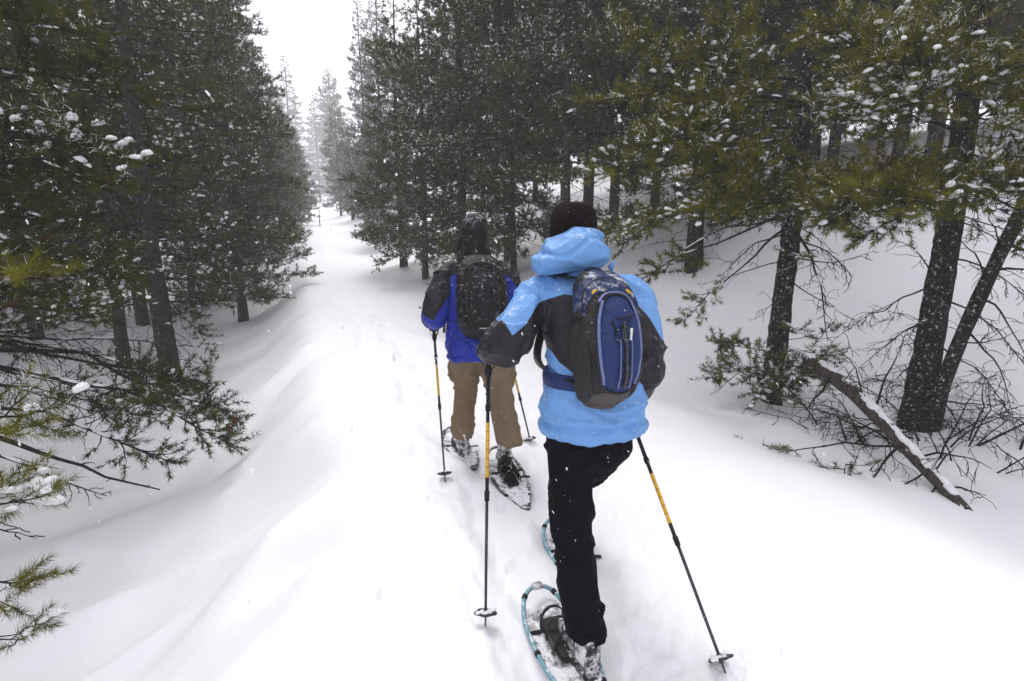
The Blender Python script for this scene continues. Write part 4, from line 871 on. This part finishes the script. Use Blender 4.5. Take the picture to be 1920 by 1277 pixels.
for s_ in (-1, 1):
    ellipsoid(mb, headc + RT * s_ * .077 - UP * .01, np.stack([RT, FW, UP]), (.010, .020, .03), 2)
    ellipsoid(mb, headc + FW * .082 + RT * s_ * .032 + UP * .03, np.stack([RT, FW, UP]), (.022, .012, .008), 2)
cloth_part('body', mb, .016, None, M_SKIN, near)
# trousers
mb = MB()
loft(mb, [(P(1108, 770, 2.17), .15, .11, RT, FW, 2.2), (W(1103, 2.16, .86), .168, .125, RT, FW, 2.2), (W(1101, 2.16, .80), .165, .12, RT, FW, 2.2), (W(1101, 2.16, .76), .12, .09, RT, FW, 2)], 28)
limb(mb, [st4(lhip + [.02, 0, .04], .085), st4(lhip + [.01, -.01, -.08], .106), st4((lhip + lknee) / 2 - [0, .005, .03], .094), st4(lknee, .084), st4((lknee + lank) / 2 + [-.005, -.02, .03], .082), st4(lank + [.005, 0, .07], .083), st4(lank + [0, 0, .025], .079)], 34, 22)
limb(mb, [st4(P(1130, 800, 2.16), .10), st4(P(1133, 822, 2.13), .122), st4(P(1116, 858, 2.24), .096), st4(P(1098, 880, 2.42), .080), st4(rknee, .082), st4((rknee + rank) / 2, .08), st4(rank - [0, 0, .01], .076)], 34, 20)
def d_tr(v, n):
    t, _ = along(v, [lhip, lknee, lank]); z = v[:, 2]
    bunch = np.exp(-((z - .17) / .09) ** 2) + .7 * np.exp(-((z - .50) / .10) ** 2) + .6 * np.exp(-((z - .80) / .08) ** 2)
    return .015 * (crease(v, np.array([7, 7, 13.]), 41) - .25) * (.45 + bunch) + .008 * gnoise(v * [4, 4, 3], 5)
cloth_part('trousers', mb, .0085, d_tr, M_TROUSER, near, iters=14)
# jacket
lsl = [st4(P(1040, 545, 2.31), .075), st4(lsh, .086), st4(P(980, 597, 2.20), .088), st4(lel, .084), st4((lel + lwr) / 2 + [0, 0, -.005], .072), st4(lwr - (lwr - lel) * .05, .052)]
rsl = [st4(P(1150, 545, 2.33), .075), st4(rsh, .082), st4(P(1203, 610, 2.26), .080), st4(rel, .078), st4((rel + rwr) / 2, .066), st4(rwr - (rwr - rel) * .05, .05)]
mb = MB()
loft(mb, [(P(*a[:3]), a[3], a[4], RT, FW, 2.3) for a in ((1109, 804, 2.155, .215, .16), (1109, 797, 2.155, .228, .172), (1111, 770, 2.16, .232, .175), (1112, 730, 2.175, .215, .16), (1112, 690, 2.19, .195, .145),
    (1109, 640, 2.22, .195, .148), (1103, 590, 2.26, .212, .152), (1098, 555, 2.285, .205, .135), (1094, 535, 2.30, .175, .115), (1090, 518, 2.315, .12, .095), (1086, 500, 2.33, .082, .08), (1082, 480, 2.34, .078, .078))], 44)
limb(mb, lsl, 30, 22); limb(mb, rsl, 30, 22)
hemz = P(1109, 800, 2.155)[2]
def d_jk(v, n):
    tl, dl = along(v, [a[:3] for a in lsl]); tr_, dr = along(v, [a[:3] for a in rsl])
    c = P(1109, 720, 2.17); ph = np.arctan2((v - c) @ FW, (v - c) @ RT); z = v[:, 2]
    arm = np.maximum(np.exp(-((tl - .62) / .14) ** 2) * (dl < .13), np.exp(-((tr_ - .62) / .14) ** 2) * (dr < .13))
    inarm = ((dl < .11) & (tl > .3)) | ((dr < .11) & (tr_ > .3))
    hem = np.exp(-((z - hemz) / .035) ** 2) * ~inarm
    low = sstep(hemz + .24, hemz + .05, z) * ~inarm
    dl_ = unit(lel - lsh); dr_ = unit(rel - rsh); va = np.where((dl < dr)[:, None], v - .8 * (v @ dl_)[:, None] * dl_, v - .8 * (v @ dr_)[:, None] * dr_)
    d = .005 * gnoise(v * 5, 62) + np.where(inarm, .012 * (crease(va, 9., 66, 1.4) - .35), .012 * (crease(v @ np.array([[1, .0, .5], [0, 1, 0], [-.5, 0, 1]]) * [3.2, 4, 11], 1., 61, 1.5) - .35))
    d = d + .015 * (crease(v, np.array([3, 3, 13.]), 63, 1.6) - .3) * low + .0025 * np.sin(ph * 15 + 8 * gnoise(v * 6, 64)) * hem - .012 * np.exp(-((z - hemz - .045) / .012) ** 2) * low
    return d + .022 * (crease(v, 10., 65, 1.8) - .3) * arm
def b2(px, py, Y=2.10): p = P(px, py, Y); return np.array([(p - near_o) @ RT, p[2]])
near_o = np.array(near.location)
yoke = np.array([b2(*q) for q in ((1090, 470), (1010, 480), (940, 520), (925, 600), (943, 604), (955, 624), (985, 606), (1016, 573), (1068, 556), (1100, 560), (1150, 552), (1176, 549, 2.2), (1190, 552, 2.2), (1212, 592, 2.2), (1234, 636, 2.2), (1285, 620, 2.2), (1240, 490, 2.2), (1150, 470))])
lower = np.array([b2(*q) for q in ((930, 700), (985, 690), (1000, 640), (1022, 632), (1032, 650), (1046, 678), (1070, 696), (1110, 690), (1188, 676), (1300, 684), (1300, 900), (930, 900))])
def panel(v):
    q = np.stack([(v - near_o) @ RT, v[:, 2]], 1); tl, dl = along(v, [a[:3] for a in lsl]); tr_, dr = along(v, [a[:3] for a in rsl])
    ins = ((dl < .105) & (tl > .42)) | ((dr < .105) & (tr_ > .42))
    return np.maximum(sdf_poly(q, yoke), np.where(ins, np.minimum(-.002, .105 - np.minimum(dl, dr)) * 0 - .05, sdf_poly(q, lower)))
jk = cloth_part('jacket', mb, .0072, d_jk, M_JACKET, near, {'panel': panel}, 8)
mb = MB(); tube(mb, [lwr + unit(lwr - lel) * .005, lwr + unit(lwr - lel) * .022], [.052, .050], 16); part('cuff', mb, M_WHITE, near)
# hood lying in folds on the shoulders
mb = MB()
hc = P(1071, 474, 2.27); tilt = unit(RT * 1.0 + UP * .10); hb_ = np.stack([tilt, unit(np.cross(UP, tilt)), unit(np.cross(tilt, unit(np.cross(UP, tilt))))])
loft(mb, [(hc + tilt * x + UP * (z - .004) , b_, c_, hb_[1], UP, 2.2) for x, z, b_, c_ in ((-.162, -.038, .02, .010), (-.150, -.032, .07, .032), (-.11, -.016, .105, .056), (-.05, .006, .12, .078), (.01, .018, .122, .088), (.07, .012, .115, .082), (.12, -.004, .098, .062), (.148, -.018, .06, .036), (.158, -.024, .02, .012))], 28)
a = np.linspace(0, 2 * math.pi, 30)
tube(mb, headc - UP * .058 + np.stack([np.cos(a), np.sin(a)], 1) @ np.stack([RT * .112 + UP * .006, FW * .120 - UP * .040]), .024, 10, caps=False)
def d_hd(v, n):
    q = (v - hc) @ np.stack([tilt, UP], 1); fold = np.exp(-((q[:, 1] - .030 - .25 * q[:, 0] - .02 * np.sin(q[:, 0] * 26)) / .010) ** 2) * (n[:, 1] < .2)
    lip = np.exp(-((q[:, 1] + .040 + .02 * np.sin(q[:, 0] * 17)) / .010) ** 2) * (n[:, 1] < .2)
    return -.013 * fold + .007 * lip + .011 * (crease(v - .8 * (v @ tilt)[:, None] * tilt, 11., 71, 1.4) - .35) + .003 * gnoise(v * 8, 72)
cloth_part('hood', mb, .006, d_hd, M_HOODB, near, iters=6)
mb = MB(); q0, q1, q2 = P(1141, 500, 2.26), P(1156, 487, 2.24), P(1148, 512, 2.25)
mb.add([q0, q1, q2, q0 + FW * .012, q1 + FW * .012, q2 + FW * .012], [[0, 1, 2], [5, 4, 3]], [[0, 3, 4, 1], [1, 4, 5, 2], [2, 5, 3, 0]]); part('hood_cord_tab', mb, M_HOODB, near)
# hat
mb = MB(); loft(mb, [(headc + UP * z, a_, b_, RT, FW, 2.3) for z, a_, b_ in ((-.12, .088, .10), (-.06, .095, .108), (0, .098, .112), (.05, .097, .110), (.085, .088, .098), (.108, .066, .075), (.120, .03, .035))], 32)
cloth_part('hat', mb, .008, lambda v, n: .006 * gnoise(v * 14, 81) + .004 * crease(v, 9., 82), M_HAT, near, iters=5)
boot(np.array([lank[0] - .008, lank[1] + .045, ground_z(.25, 1.85) + .135]), (-math.sin(rad(16)), math.cos(rad(16))), rad(4), near)
boot(np.array([rank[0] - .02, rank[1] + .06, ground_z(.31, 2.6) + .135]), (-math.sin(rad(13)), math.cos(rad(13))), 0, near)
# its poles, gloves
lh = P(916, 662, 2.43); lt = np.array([*_g(910, 1172)[:2], 0]); lt[2] = ground_z(lt[0], lt[1]) - .01
rh = P(1180, 776, 2.40); rt_ = np.array([*_g(1364, 1268)[:2], 0]); rt_[2] = ground_z(rt_[0], rt_[1]) - .01
trekking_pole(lh, lt, 'yellow and black trekking pole planted upright by the light blue hiker\'s left hand', 'trekking poles')
trekking_pole(rh, rt_, 'yellow and black trekking pole slanting back from behind the black trousers', 'trekking poles')
glove(lh, lh - lt, lh - lel, near, 1); glove(rh, rh - rt_, rh - rel, near, -1)
gz_ = lambda x, y: ground_z(x, y)
snowshoe((.205, 1.90, gz_(.205, 1.90) + .018), rad(16), rad(-1), .64, .112, False, 'teal framed snowshoe under the near boot at the bottom edge', M_TEAL, 'snowshoes')
snowshoe((.33, 2.53, gz_(.33, 2.53) + .022), rad(16), rad(1), .64, .108, False, 'teal framed snowshoe half hidden behind the black trouser leg', M_TEAL, 'snowshoes')
# its backpack
po = P(1117, 634, 2.105); PF = PackFrame(po, RT + UP * -.02, P(1104, 540, 2.29) - P(1126, 790, 2.16), .92, .97, .95)
bp = empty('backpack', P(1128, 760, 2.1), 'navy and charcoal daypack with lilac piping on the light blue jacket', 'backpack')
part('main_compartment', wrinkled(PF.body(), .010, 91, 16), M_GREYPACK, bp)
lid = np.array([(-.125, .12), (-.118, .19), (-.08, .245), (0, .268), (.08, .245), (.118, .19), (.125, .12), (.09, .175), (.045, .205), (0, .212), (-.045, .205), (-.09, .175)])
m_, _ = PF.patch([(-.128, .10), (-.122, .19), (-.085, .25), (0, .274), (.085, .25), (.122, .19), (.128, .10), (.10, .17), (.06, .205), (0, .215), (-.06, .205), (-.10, .17)], .004, puff=.004); 
zt = np.linspace(0, 1, 26); LV = []                                       # lid: crescent band from outer arch to crown
for i, t in enumerate(np.linspace(0, 1, 9)):
    ang = np.linspace(-.12, math.pi + .12, 40); wo = np.interp(t, [0, 1], [.104, .128]); zo = np.interp(t, [0, 1], [.085, .165])
    x = wo * np.cos(ang) * (1 - .02 * t); z = .105 + zo * np.sin(ang) - .02 * (1 - t)
    z = np.minimum(z, .275 * 1.06); LV.append(PF.g(np.stack([x, PF.surf(x, z) + .006 + .006 * math.sin(math.pi * t), z], 1)))
mb = MB(); n = 40; k = np.arange(n - 1); mb.add(np.concatenate(LV), np.concatenate([np.stack([i * n + k, i * n + k + 1, (i + 1) * n + k + 1, (i + 1) * n + k], 1) for i in range(8)])); part('lid', wrinkled(mb, .004, 92), M_NAVYSNOW, bp)
m_, pl = PF.patch(oval(.014, -.03, .092, .185, taper=.10), .010, puff=.020); fp = part('front_pocket', wrinkled(m_, .009, 93, 17), M_NAVY, bp)
mb = MB(); PF.line(mb, pl, .012, .0055, 120, True); part('pocket_seam', mb, M_GREYPACK, fp)
for s_ in (-1, 1):
    mb = MB(); PF.line(mb, [(.012 + s_ * x, z) for x, z in ((.058, .13), (.080, .05), (.084, -.04), (.076, -.12), (.062, -.18))], .018, .0062, 40, flat=.5); part('piping', mb, M_LILAC, fp)
    mb = MB(); PF.line(mb, [(.022 + s_ * .022, z) for z in (-.015, -.06, -.11, -.16, -.195)], .034, .0050, 40, flat=.6); part('piping', mb, M_LILAC, fp)
mb = MB(); PF.line(mb, [(-.06, .125), (-.03, .155), (.012, .163), (.05, .155), (.07, .13)], .016, .007, 40, flat=.5); part('piping', mb, M_LILAC, fp)
mb = MB(); PF.line(mb, [(.018, .045), (.020, 0), (.022, -.06), (.024, -.13), (.024, -.195)], .033, .0125, 40, flat=.35); wb_ = part('webbing', mb, M_WEB, fp)
for z in (.03, -.02, -.06, -.10, -.14, -.18):
    mb = MB(); PF.line(mb, [(.006, z), (.022, z - .002), (.038, z)], .037, .0035, 8); part('bar_tack', mb, M_BLACK, wb_)
mb = MB(); c = PF.g([.016, PF.surf(.016, -.0) + .052, -.0])[0]; a = np.linspace(0, 2 * math.pi, 18); tube(mb, c + np.stack([np.cos(a) * .013, np.sin(a) * .028], 1) @ np.stack([PF.R, PF.U]), .0035, 6, caps=False); part('carabiner', mb, M_SHAFT, bp)
mb = MB(); tube(mb, PF.g([(.030, PF.surf(.03, .0) + .055, -.02), (.037, PF.surf(.03, .02) + .055, .022)]), .0045, 8); part('light_stick', mb, M_WHITE, bp)
for x0, z0_, x1, z1 in ((.018, .045, -.02, .01), (-.02, .01, -.005, -.035), (.018, .045, .06, .075), (-.03, .055, -.012, .015), (-.012, .06, .05, .072)):
    mb = MB(); PF.line(mb, [(x0, z0_), ((x0 + x1) / 2, (z0_ + z1) / 2 - .006), (x1, z1)], .036, .0028, 12); part('bungee_cord', mb, M_BLACKPACK, fp)
for s_ in (-1, 1):                              # stretch side pockets and compression straps
    pol = np.array([(s_ * .075, -.255), (s_ * .115, -.225), (s_ * .133, -.13), (s_ * .134, -.03), (s_ * .118, -.005), (s_ * .10, -.06), (s_ * .095, -.15), (s_ * .075, -.22)])
    m_, _ = PF.patch(pol, .006, puff=.012, n=40); part('side_pocket', m_, M_GREYPACK, bp)
    mb = MB(); PF.line(mb, [(s_ * .137, .06), (s_ * .125, .065), (s_ * .105, .07)], .004, .009, 12, flat=.3); part('compression_strap', mb, M_BLACK, bp)
    mb = MB(); PF.line(mb, [(s_ * .060, .172), (s_ * .068, .166), (s_ * .076, .158)], .022, .005, 8); part('zip_pull', mb, M_YELLOW, bp)
mb = MB(); PF.line(mb, [(.136, -.04), (.139, -.048)], .012, .006, 6); part('zip_pull', mb, M_YELLOW, bp)
m_, _ = PF.patch([(-.10, -.235), (-.06, -.27), (0, -.28), (.06, -.27), (.10, -.235), (.07, -.215), (0, -.21), (-.07, -.215)], .005, puff=.006); part('base_panel', m_, M_WEB, bp)
mb = MB(); PF.line(mb, [(-.112, .09), (-.100, .16), (-.06, .205), (0, .222), (.06, .205), (.10, .16), (.112, .09)], .008, .005, 60); part('zip', mb, M_BLACK, bp)
mb = MB(); a = np.linspace(0, math.pi, 14); tube(mb, PF.g(np.stack([.035 * np.cos(a), .02 - .02 * np.sin(a), .262 + .022 * np.sin(a)], 1)), .007, 7, flat=.4); part('haul_loop', mb, M_BLACK, bp)
for s_, sh, el_ in ((-1, lsh, P(1040, 640, 2.30)), (1, rsh, P(1175, 650, 2.34))):
    top_ = PF.g([s_ * .055, .01, .24])[0]; sc_ = P(1093, 528, 2.31) + RT * s_ * .105
    mb = MB(); s4 = spline([top_, sc_ + UP * .030 - FW * .08, sc_ + UP * .035 + FW * .02, sc_ + FW * .12 - UP * .05, sc_ + FW * .16 - UP * .2 + RT * s_ * .02, sc_ + FW * .06 - UP * .36 + RT * s_ * .075, PF.g([s_ * .115, .02, -.17])[0]], 40)
    tube(mb, s4, .020, 10, flat=.3); part('shoulder_strap', mb, M_BLACK, bp)
mb = MB(); a = np.linspace(-math.pi * .5 - 2.75, -math.pi * .5 + 2.75, 60); cw = P(1111, 702, 2.185)
loft_band(mb, cw, RT, FW, .206, .156, .034, .008, a); part('hip_belt', mb, M_NAVY, bp)

# ================================================================== the farther hiker
TH2 = rad(9); F2 = np.array([-math.sin(TH2), math.cos(TH2), 0]); R2 = np.array([math.cos(TH2), math.sin(TH2), 0])
far = empty('person', W(898, 3.75, 0.0), 'person in royal blue and black jacket with snowy black hood and khaki trousers', 'person')
lhip, lknee, lank = W(874, 3.74, .86), W(872, 3.95, .48), W(868, 3.90, .09)
rhip, rknee, rank = W(924, 3.72, .86), W(939, 3.66, .48), W(953, 3.45, .20)
lsh, lel, lwr = P(842, 518, 3.87), P(815, 588, 3.70), P(812, 606, 3.92)
rsh, rel, rwr = P(945, 518, 3.92), P(966, 590, 3.80), P(952, 640, 4.02)
headc = P(888, 441, 3.92)
mb = MB()
tube(mb, [P(897, 680, 3.73), P(896, 620, 3.78), P(894, 545, 3.85), P(891, 505, 3.88)], [.13, .12, .14, .10], 20)
for a in ([lsh, lel, lwr], [rsh, rel, rwr]): limb(mb, [st4(P(892, 512, 3.88), .06), st4(a[0], .055), st4(a[1], .042), st4(a[2], .03)])
for a in ([lhip, lknee, lank], [rhip, rknee, rank]): limb(mb, [st4(a[0] + [0, 0, .05], .08), st4(a[0], .08), st4(a[1], .055), st4(a[2], .04)])
limb(mb, [st4(P(891, 510, 3.88), .06), st4(headc - [0, .02, .10], .055), st4(headc, .06)])
ellipsoid(mb, headc, np.stack([R2, F2, UP]), (.076, .094, .108), 3)
ellipsoid(mb, headc + F2 * .095 - UP * .015, np.stack([R2, F2, UP]), (.014, .02, .022), 2)
for s_ in (-1, 1): ellipsoid(mb, headc + F2 * .082 + R2 * s_ * .032 + UP * .03, np.stack([R2, F2, UP]), (.022, .012, .008), 2)
cloth_part('body', mb, .016, None, M_SKIN, far)
mb = MB()
loft(mb, [(W(898, 3.74, .95), .17, .12, R2, F2, 2.2), (W(898, 3.74, .86), .20, .15, R2, F2, 2.2), (W(898, 3.74, .78), .19, .14, R2, F2, 2.2), (W(898, 3.74, .72), .10, .08, R2, F2, 2)], 28)
limb(mb, [st4(lhip + [0, 0, .04], .12), st4(lhip - [0, 0, .12], .120), st4((lhip + lknee) / 2 - [0, .01, .06], .108), st4(lknee - [0, 0, .03], .088), st4((lknee + lank) / 2, .088), st4(lank + [0, 0, .06], .092), st4(lank + [0, 0, .0], .088)], 34, 22)
limb(mb, [st4(rhip + [0, 0, .04], .12), st4(rhip - [0, 0, .12], .118), st4((rhip + rknee) / 2 - [0, .01, .06], .104), st4(rknee - [0, 0, .03], .092), st4((rknee + rank) / 2, .090), st4(rank + [0, .01, .05], .094), st4(rank + [0, 0, .01], .090)], 34, 22)
for s_, hp, kn in ((-1, lhip, lknee), (1, rhip, rknee)):                      # bellows pockets on the thighs
    c = hp * .42 + kn * .58 + R2 * s_ * .105; ellipsoid(mb, c, np.stack([R2, F2, UP]), (.030, .075, .085), 3)
def d_t2(v, n):
    z = v[:, 2]; b = np.exp(-((z - .20) / .10) ** 2) + np.exp(-((z - .48) / .12) ** 2)
    return .016 * (crease(v, np.array([5, 5, 11.]), 141) - .25) * (.5 + .5 * b) + .005 * gnoise(v * [5, 5, 4], 142)
cloth_part('trousers', mb, .010, d_t2, M_KHAKI, far, iters=10)
lsl = [st4(P(868, 512, 3.89), .085), st4(lsh, .098), st4(P(826, 552, 3.78), .098), st4(lel, .092), st4((lel + lwr) / 2, .078), st4(lwr, .058)]
rsl = [st4(P(920, 512, 3.90), .085), st4(rsh, .098), st4(P(960, 555, 3.84), .095), st4(rel, .09), st4((rel + rwr) / 2, .075), st4(rwr, .056)]
mb = MB()
loft(mb, [(P(*a[:3]), a[3], a[4], R2, F2, 2.3) for a in ((897, 672, 3.73, .205, .15), (897, 667, 3.73, .228, .17), (897, 645, 3.74, .230, .17), (896, 610, 3.78, .215, .155), (895, 575, 3.81, .215, .155), (894, 545, 3.85, .225, .155), (893, 520, 3.87, .215, .135),
    (892, 505, 3.885, .17, .115), (890, 490, 3.895, .12, .10), (889, 476, 3.90, .085, .085))], 40)
limb(mb, lsl, 28, 20); limb(mb, rsl, 28, 20)
far_o = np.array(far.location); hz2 = P(897, 668, 3.73)[2]
def c2(px, py, Y=3.70): p = P(px, py, Y); return np.array([(p - far_o) @ R2, p[2]])
bl = np.array([c2(*q) for q in ((846, 521), (857, 517), (858, 640), (800, 700), (1000, 700), (985, 600), (975, 545), (962, 520), (945, 514), (942, 625), (858, 625), (856, 560), (838, 585), (790, 640), (785, 592), (797, 590), (812, 599), (822, 580), (845, 550))])
bl = np.array([c2(*q) for q in ((845, 520), (858, 514), (940, 514), (952, 516), (975, 545), (1000, 700), (820, 700), (834, 612), (788, 640), (785, 590), (797, 589), (812, 599), (824, 578), (843, 552))])
def panel2(v): return sdf_poly(np.stack([(v - far_o) @ R2, v[:, 2]], 1), bl)
def d_j2(v, n):
    z = v[:, 2]; return .017 * (crease(v, np.array([6, 6, 9.]), 161) - .25) + .010 * gnoise(v * 5, 162) - .010 * np.exp(-((z - hz2 - .03) / .012) ** 2)
cloth_part('jacket', mb, .0095, d_j2, M_JACKET2, far, {'panel': panel2}, 6)
mb = MB()
loft(mb, [(headc + UP * z + F2 * y, a_, b_, R2, F2, 2.2) for z, y, a_, b_ in ((-.21, -.01, .135, .12), (-.16, -.02, .125, .125), (-.11, -.015, .112, .13), (-.04, 0, .108, .135), (.03, 0, .100, .128), (.08, -.004, .088, .115), (.118, -.008, .070, .092), (.143, -.010, .046, .06), (.155, -.01, .018, .02))], 32)
def d_h2(v, n): return .013 * (crease(v, np.array([9, 9, 3.5]), 171, 1.8) - .3) + .005 * gnoise(v * 9, 172)
cloth_part('hood', mb, .0095, d_h2, M_HOODK, far, iters=4)
boot(np.array([lank[0] - .03, lank[1] + .085, ground_z(-.36, 3.92) + .12]), (-math.sin(rad(19)), math.cos(rad(19))), rad(5), far)
boot(W(948, 3.50, ground_z(-.05, 3.5) + .13), (-math.sin(rad(14)), math.cos(rad(14))), rad(48), far)
lh = P(813, 612, 3.97); lt = np.array([*_g(835, 902)[:2], 0]); lt[2] = ground_z(lt[0], lt[1]) - .01
rh = P(951, 648, 4.08); rt_ = np.array([*_g(996, 830)[:2], 0]); rt_[2] = ground_z(rt_[0], rt_[1]) - .01
trekking_pole(lh, lt, 'yellow and black trekking pole in the black gloved hand of the khaki trousered hiker', 'trekking poles')
trekking_pole(rh, rt_, 'partly hidden trekking pole between the two hikers', 'trekking poles')
glove(lh, lh - lt, lh - lel, far, 1); glove(rh, rh - rt_, rh - rel, far, -1)
snowshoe((-.40, 3.98, gz_(-.40, 3.98) + .022), rad(19), rad(1), .74, .115, True, 'dark framed snowshoe with pointed tail under the planted boot', M_DKFRAME, 'snowshoes')
snowshoe((-.015, 3.34, gz_(-.015, 3.34) + .05), rad(16), rad(5), .74, .115, True, 'snow caked pointed snowshoe trailing below the lifted boot heel', M_DKFRAME, 'snowshoes')
po = P(900, 558, 3.67); PG = PackFrame(po, R2, P(893, 505, 3.88) - P(899, 640, 3.78), 1.22, 1.06, 1.05)
bp2 = empty('backpack', P(900, 630, 3.68), 'black daypack dusted with snow on the royal blue jacket', 'backpack')
part('main_compartment', wrinkled(PG.body(), .008, 191), M_BLACKPACK, bp2)
m_, pl = PG.patch(oval(.0, -.03, .105, .20, taper=.12), .010, puff=.022); fp = part('front_pocket', wrinkled(m_, .007, 193), M_BLACKPACK, bp2)
mb = MB(); PG.line(mb, pl, .012, .006, 120, True); part('pocket_seam', mb, M_GREYPACK, fp)
for s_ in (-1, 1):
    mb = MB(); PG.line(mb, [(s_ * .060, .06), (s_ * .062, -.02), (s_ * .05, -.10), (s_ * .035, -.19)], .032, .008, 40, flat=.5); part('compression_strap', mb, M_GREYPACK, fp)
    pol = np.array([(s_ * .095, -.25), (s_ * .14, -.225), (s_ * .163, -.13), (s_ * .163, -.03), (s_ * .143, -.005), (s_ * .125, -.06), (s_ * .118, -.15), (s_ * .095, -.22)])
    m_, _ = PG.patch(pol, .006, puff=.012, n=40); part('side_pocket', m_, M_BLACKPACK, bp2)
    top_ = PG.g([s_ * .06, .01, .24])[0]; sc_ = P(892, 505, 3.88) + R2 * s_ * .115
    mb = MB(); s4 = spline([top_, sc_ + UP * .030 - F2 * .09, sc_ + UP * .03 + F2 * .02, sc_ + F2 * .13 - UP * .05, sc_ + F2 * .17 - UP * .2 + R2 * s_ * .02, sc_ + F2 * .12 - UP * .36 + R2 * s_ * .09, PG.g([s_ * .14, .02, -.18])[0]], 40)
    tube(mb, s4, .030, 10, flat=.3); part('shoulder_strap', mb, M_GREYPACK, bp2)
    mb = MB(); tube(mb, PG.g([(s_ * .165, .06, -.20), (s_ * .20, .03, -.26), (s_ * .215, .02, -.36), (s_ * .20, .02, -.42)]), .004, 6); part('strap_end', mb, M_BLACK, bp2)
    mb = MB(); PG.line(mb, [(s_ * .05, .20), (s_ * .075, .185), (s_ * .085, .165)], .016, .004, 8); part('zip_pull', mb, M_SHAFT, bp2)
mb = MB(); PG.line(mb, [(-.13, .09), (-.115, .16), (-.07, .205), (0, .222), (.07, .205), (.115, .16), (.13, .09)], .010, .007, 60); part('zip', mb, M_GREYPACK, bp2)
mb = MB(); PG.line(mb, [(-.03, -.215), (0, -.217), (.045, -.215)], .034, .006, 20, flat=.5); part('reflective_strip', mb, M_WHITE, bp2)
mb = MB(); a = np.linspace(0, math.pi, 14); tube(mb, PG.g(np.stack([.035 * np.cos(a), .02 - .02 * np.sin(a), .28 + .022 * np.sin(a)], 1)), .008, 7, flat=.4); part('haul_loop', mb, M_BLACK, bp2)
# ------------------------------------------------------------------ falling flakes
_f = np.random.RandomState(77); wind = unit([.45, -.25, -.75]); nf = 7500
Yf = .5 + 7.5 * _f.rand(nf) ** .75; pf = np.stack([P(a, b, c) for a, b, c in zip(_f.uniform(-80, 2000, nf), _f.uniform(-80, 1330, nf), Yf)])
ok = pf[:, 2] > terrain(pf[:, 0], pf[:, 1], False) + .06; pf, Yf = pf[ok], Yf[ok]; nf = len(pf)
rf = _f.gamma(4, .00029, nf) * (.75 + .16 * Yf); df = wind + _f.normal(0, .25, (nf, 3)); df /= np.linalg.norm(df, axis=1)[:, None]
fl = np.concatenate([pf, df, (rf * _f.uniform(1.0, 2.5, nf))[:, None], rf[:, None], (rf * _f.uniform(.5, .9, nf))[:, None]], 1)
link('falling_snow', lump_mesh(fl, 1, _f, 'falling_snow'), M_SNOWLUMP, kind='stuff', label='wind driven snowflakes falling through the air')
# ------------------------------------------------------------------ the snow-filled air
def b_haze(N, L, out):
    v = N('ShaderNodeVolumePrincipled'); v.inputs['Color'].default_value = (.97, .97, 1, 1); v.inputs['Density'].default_value = HAZE
    L(v.outputs[0], out.inputs['Volume'])
HAZE = 0.0040
hb = MB(); box(hb, (0, 0, 8.5), np.eye(3), (172, 172, 13.5))
link('haze', hb.mesh('haze', smooth=False), mat('haze', b_haze), kind='stuff', label='pale snowy haze filling the air over the trail')
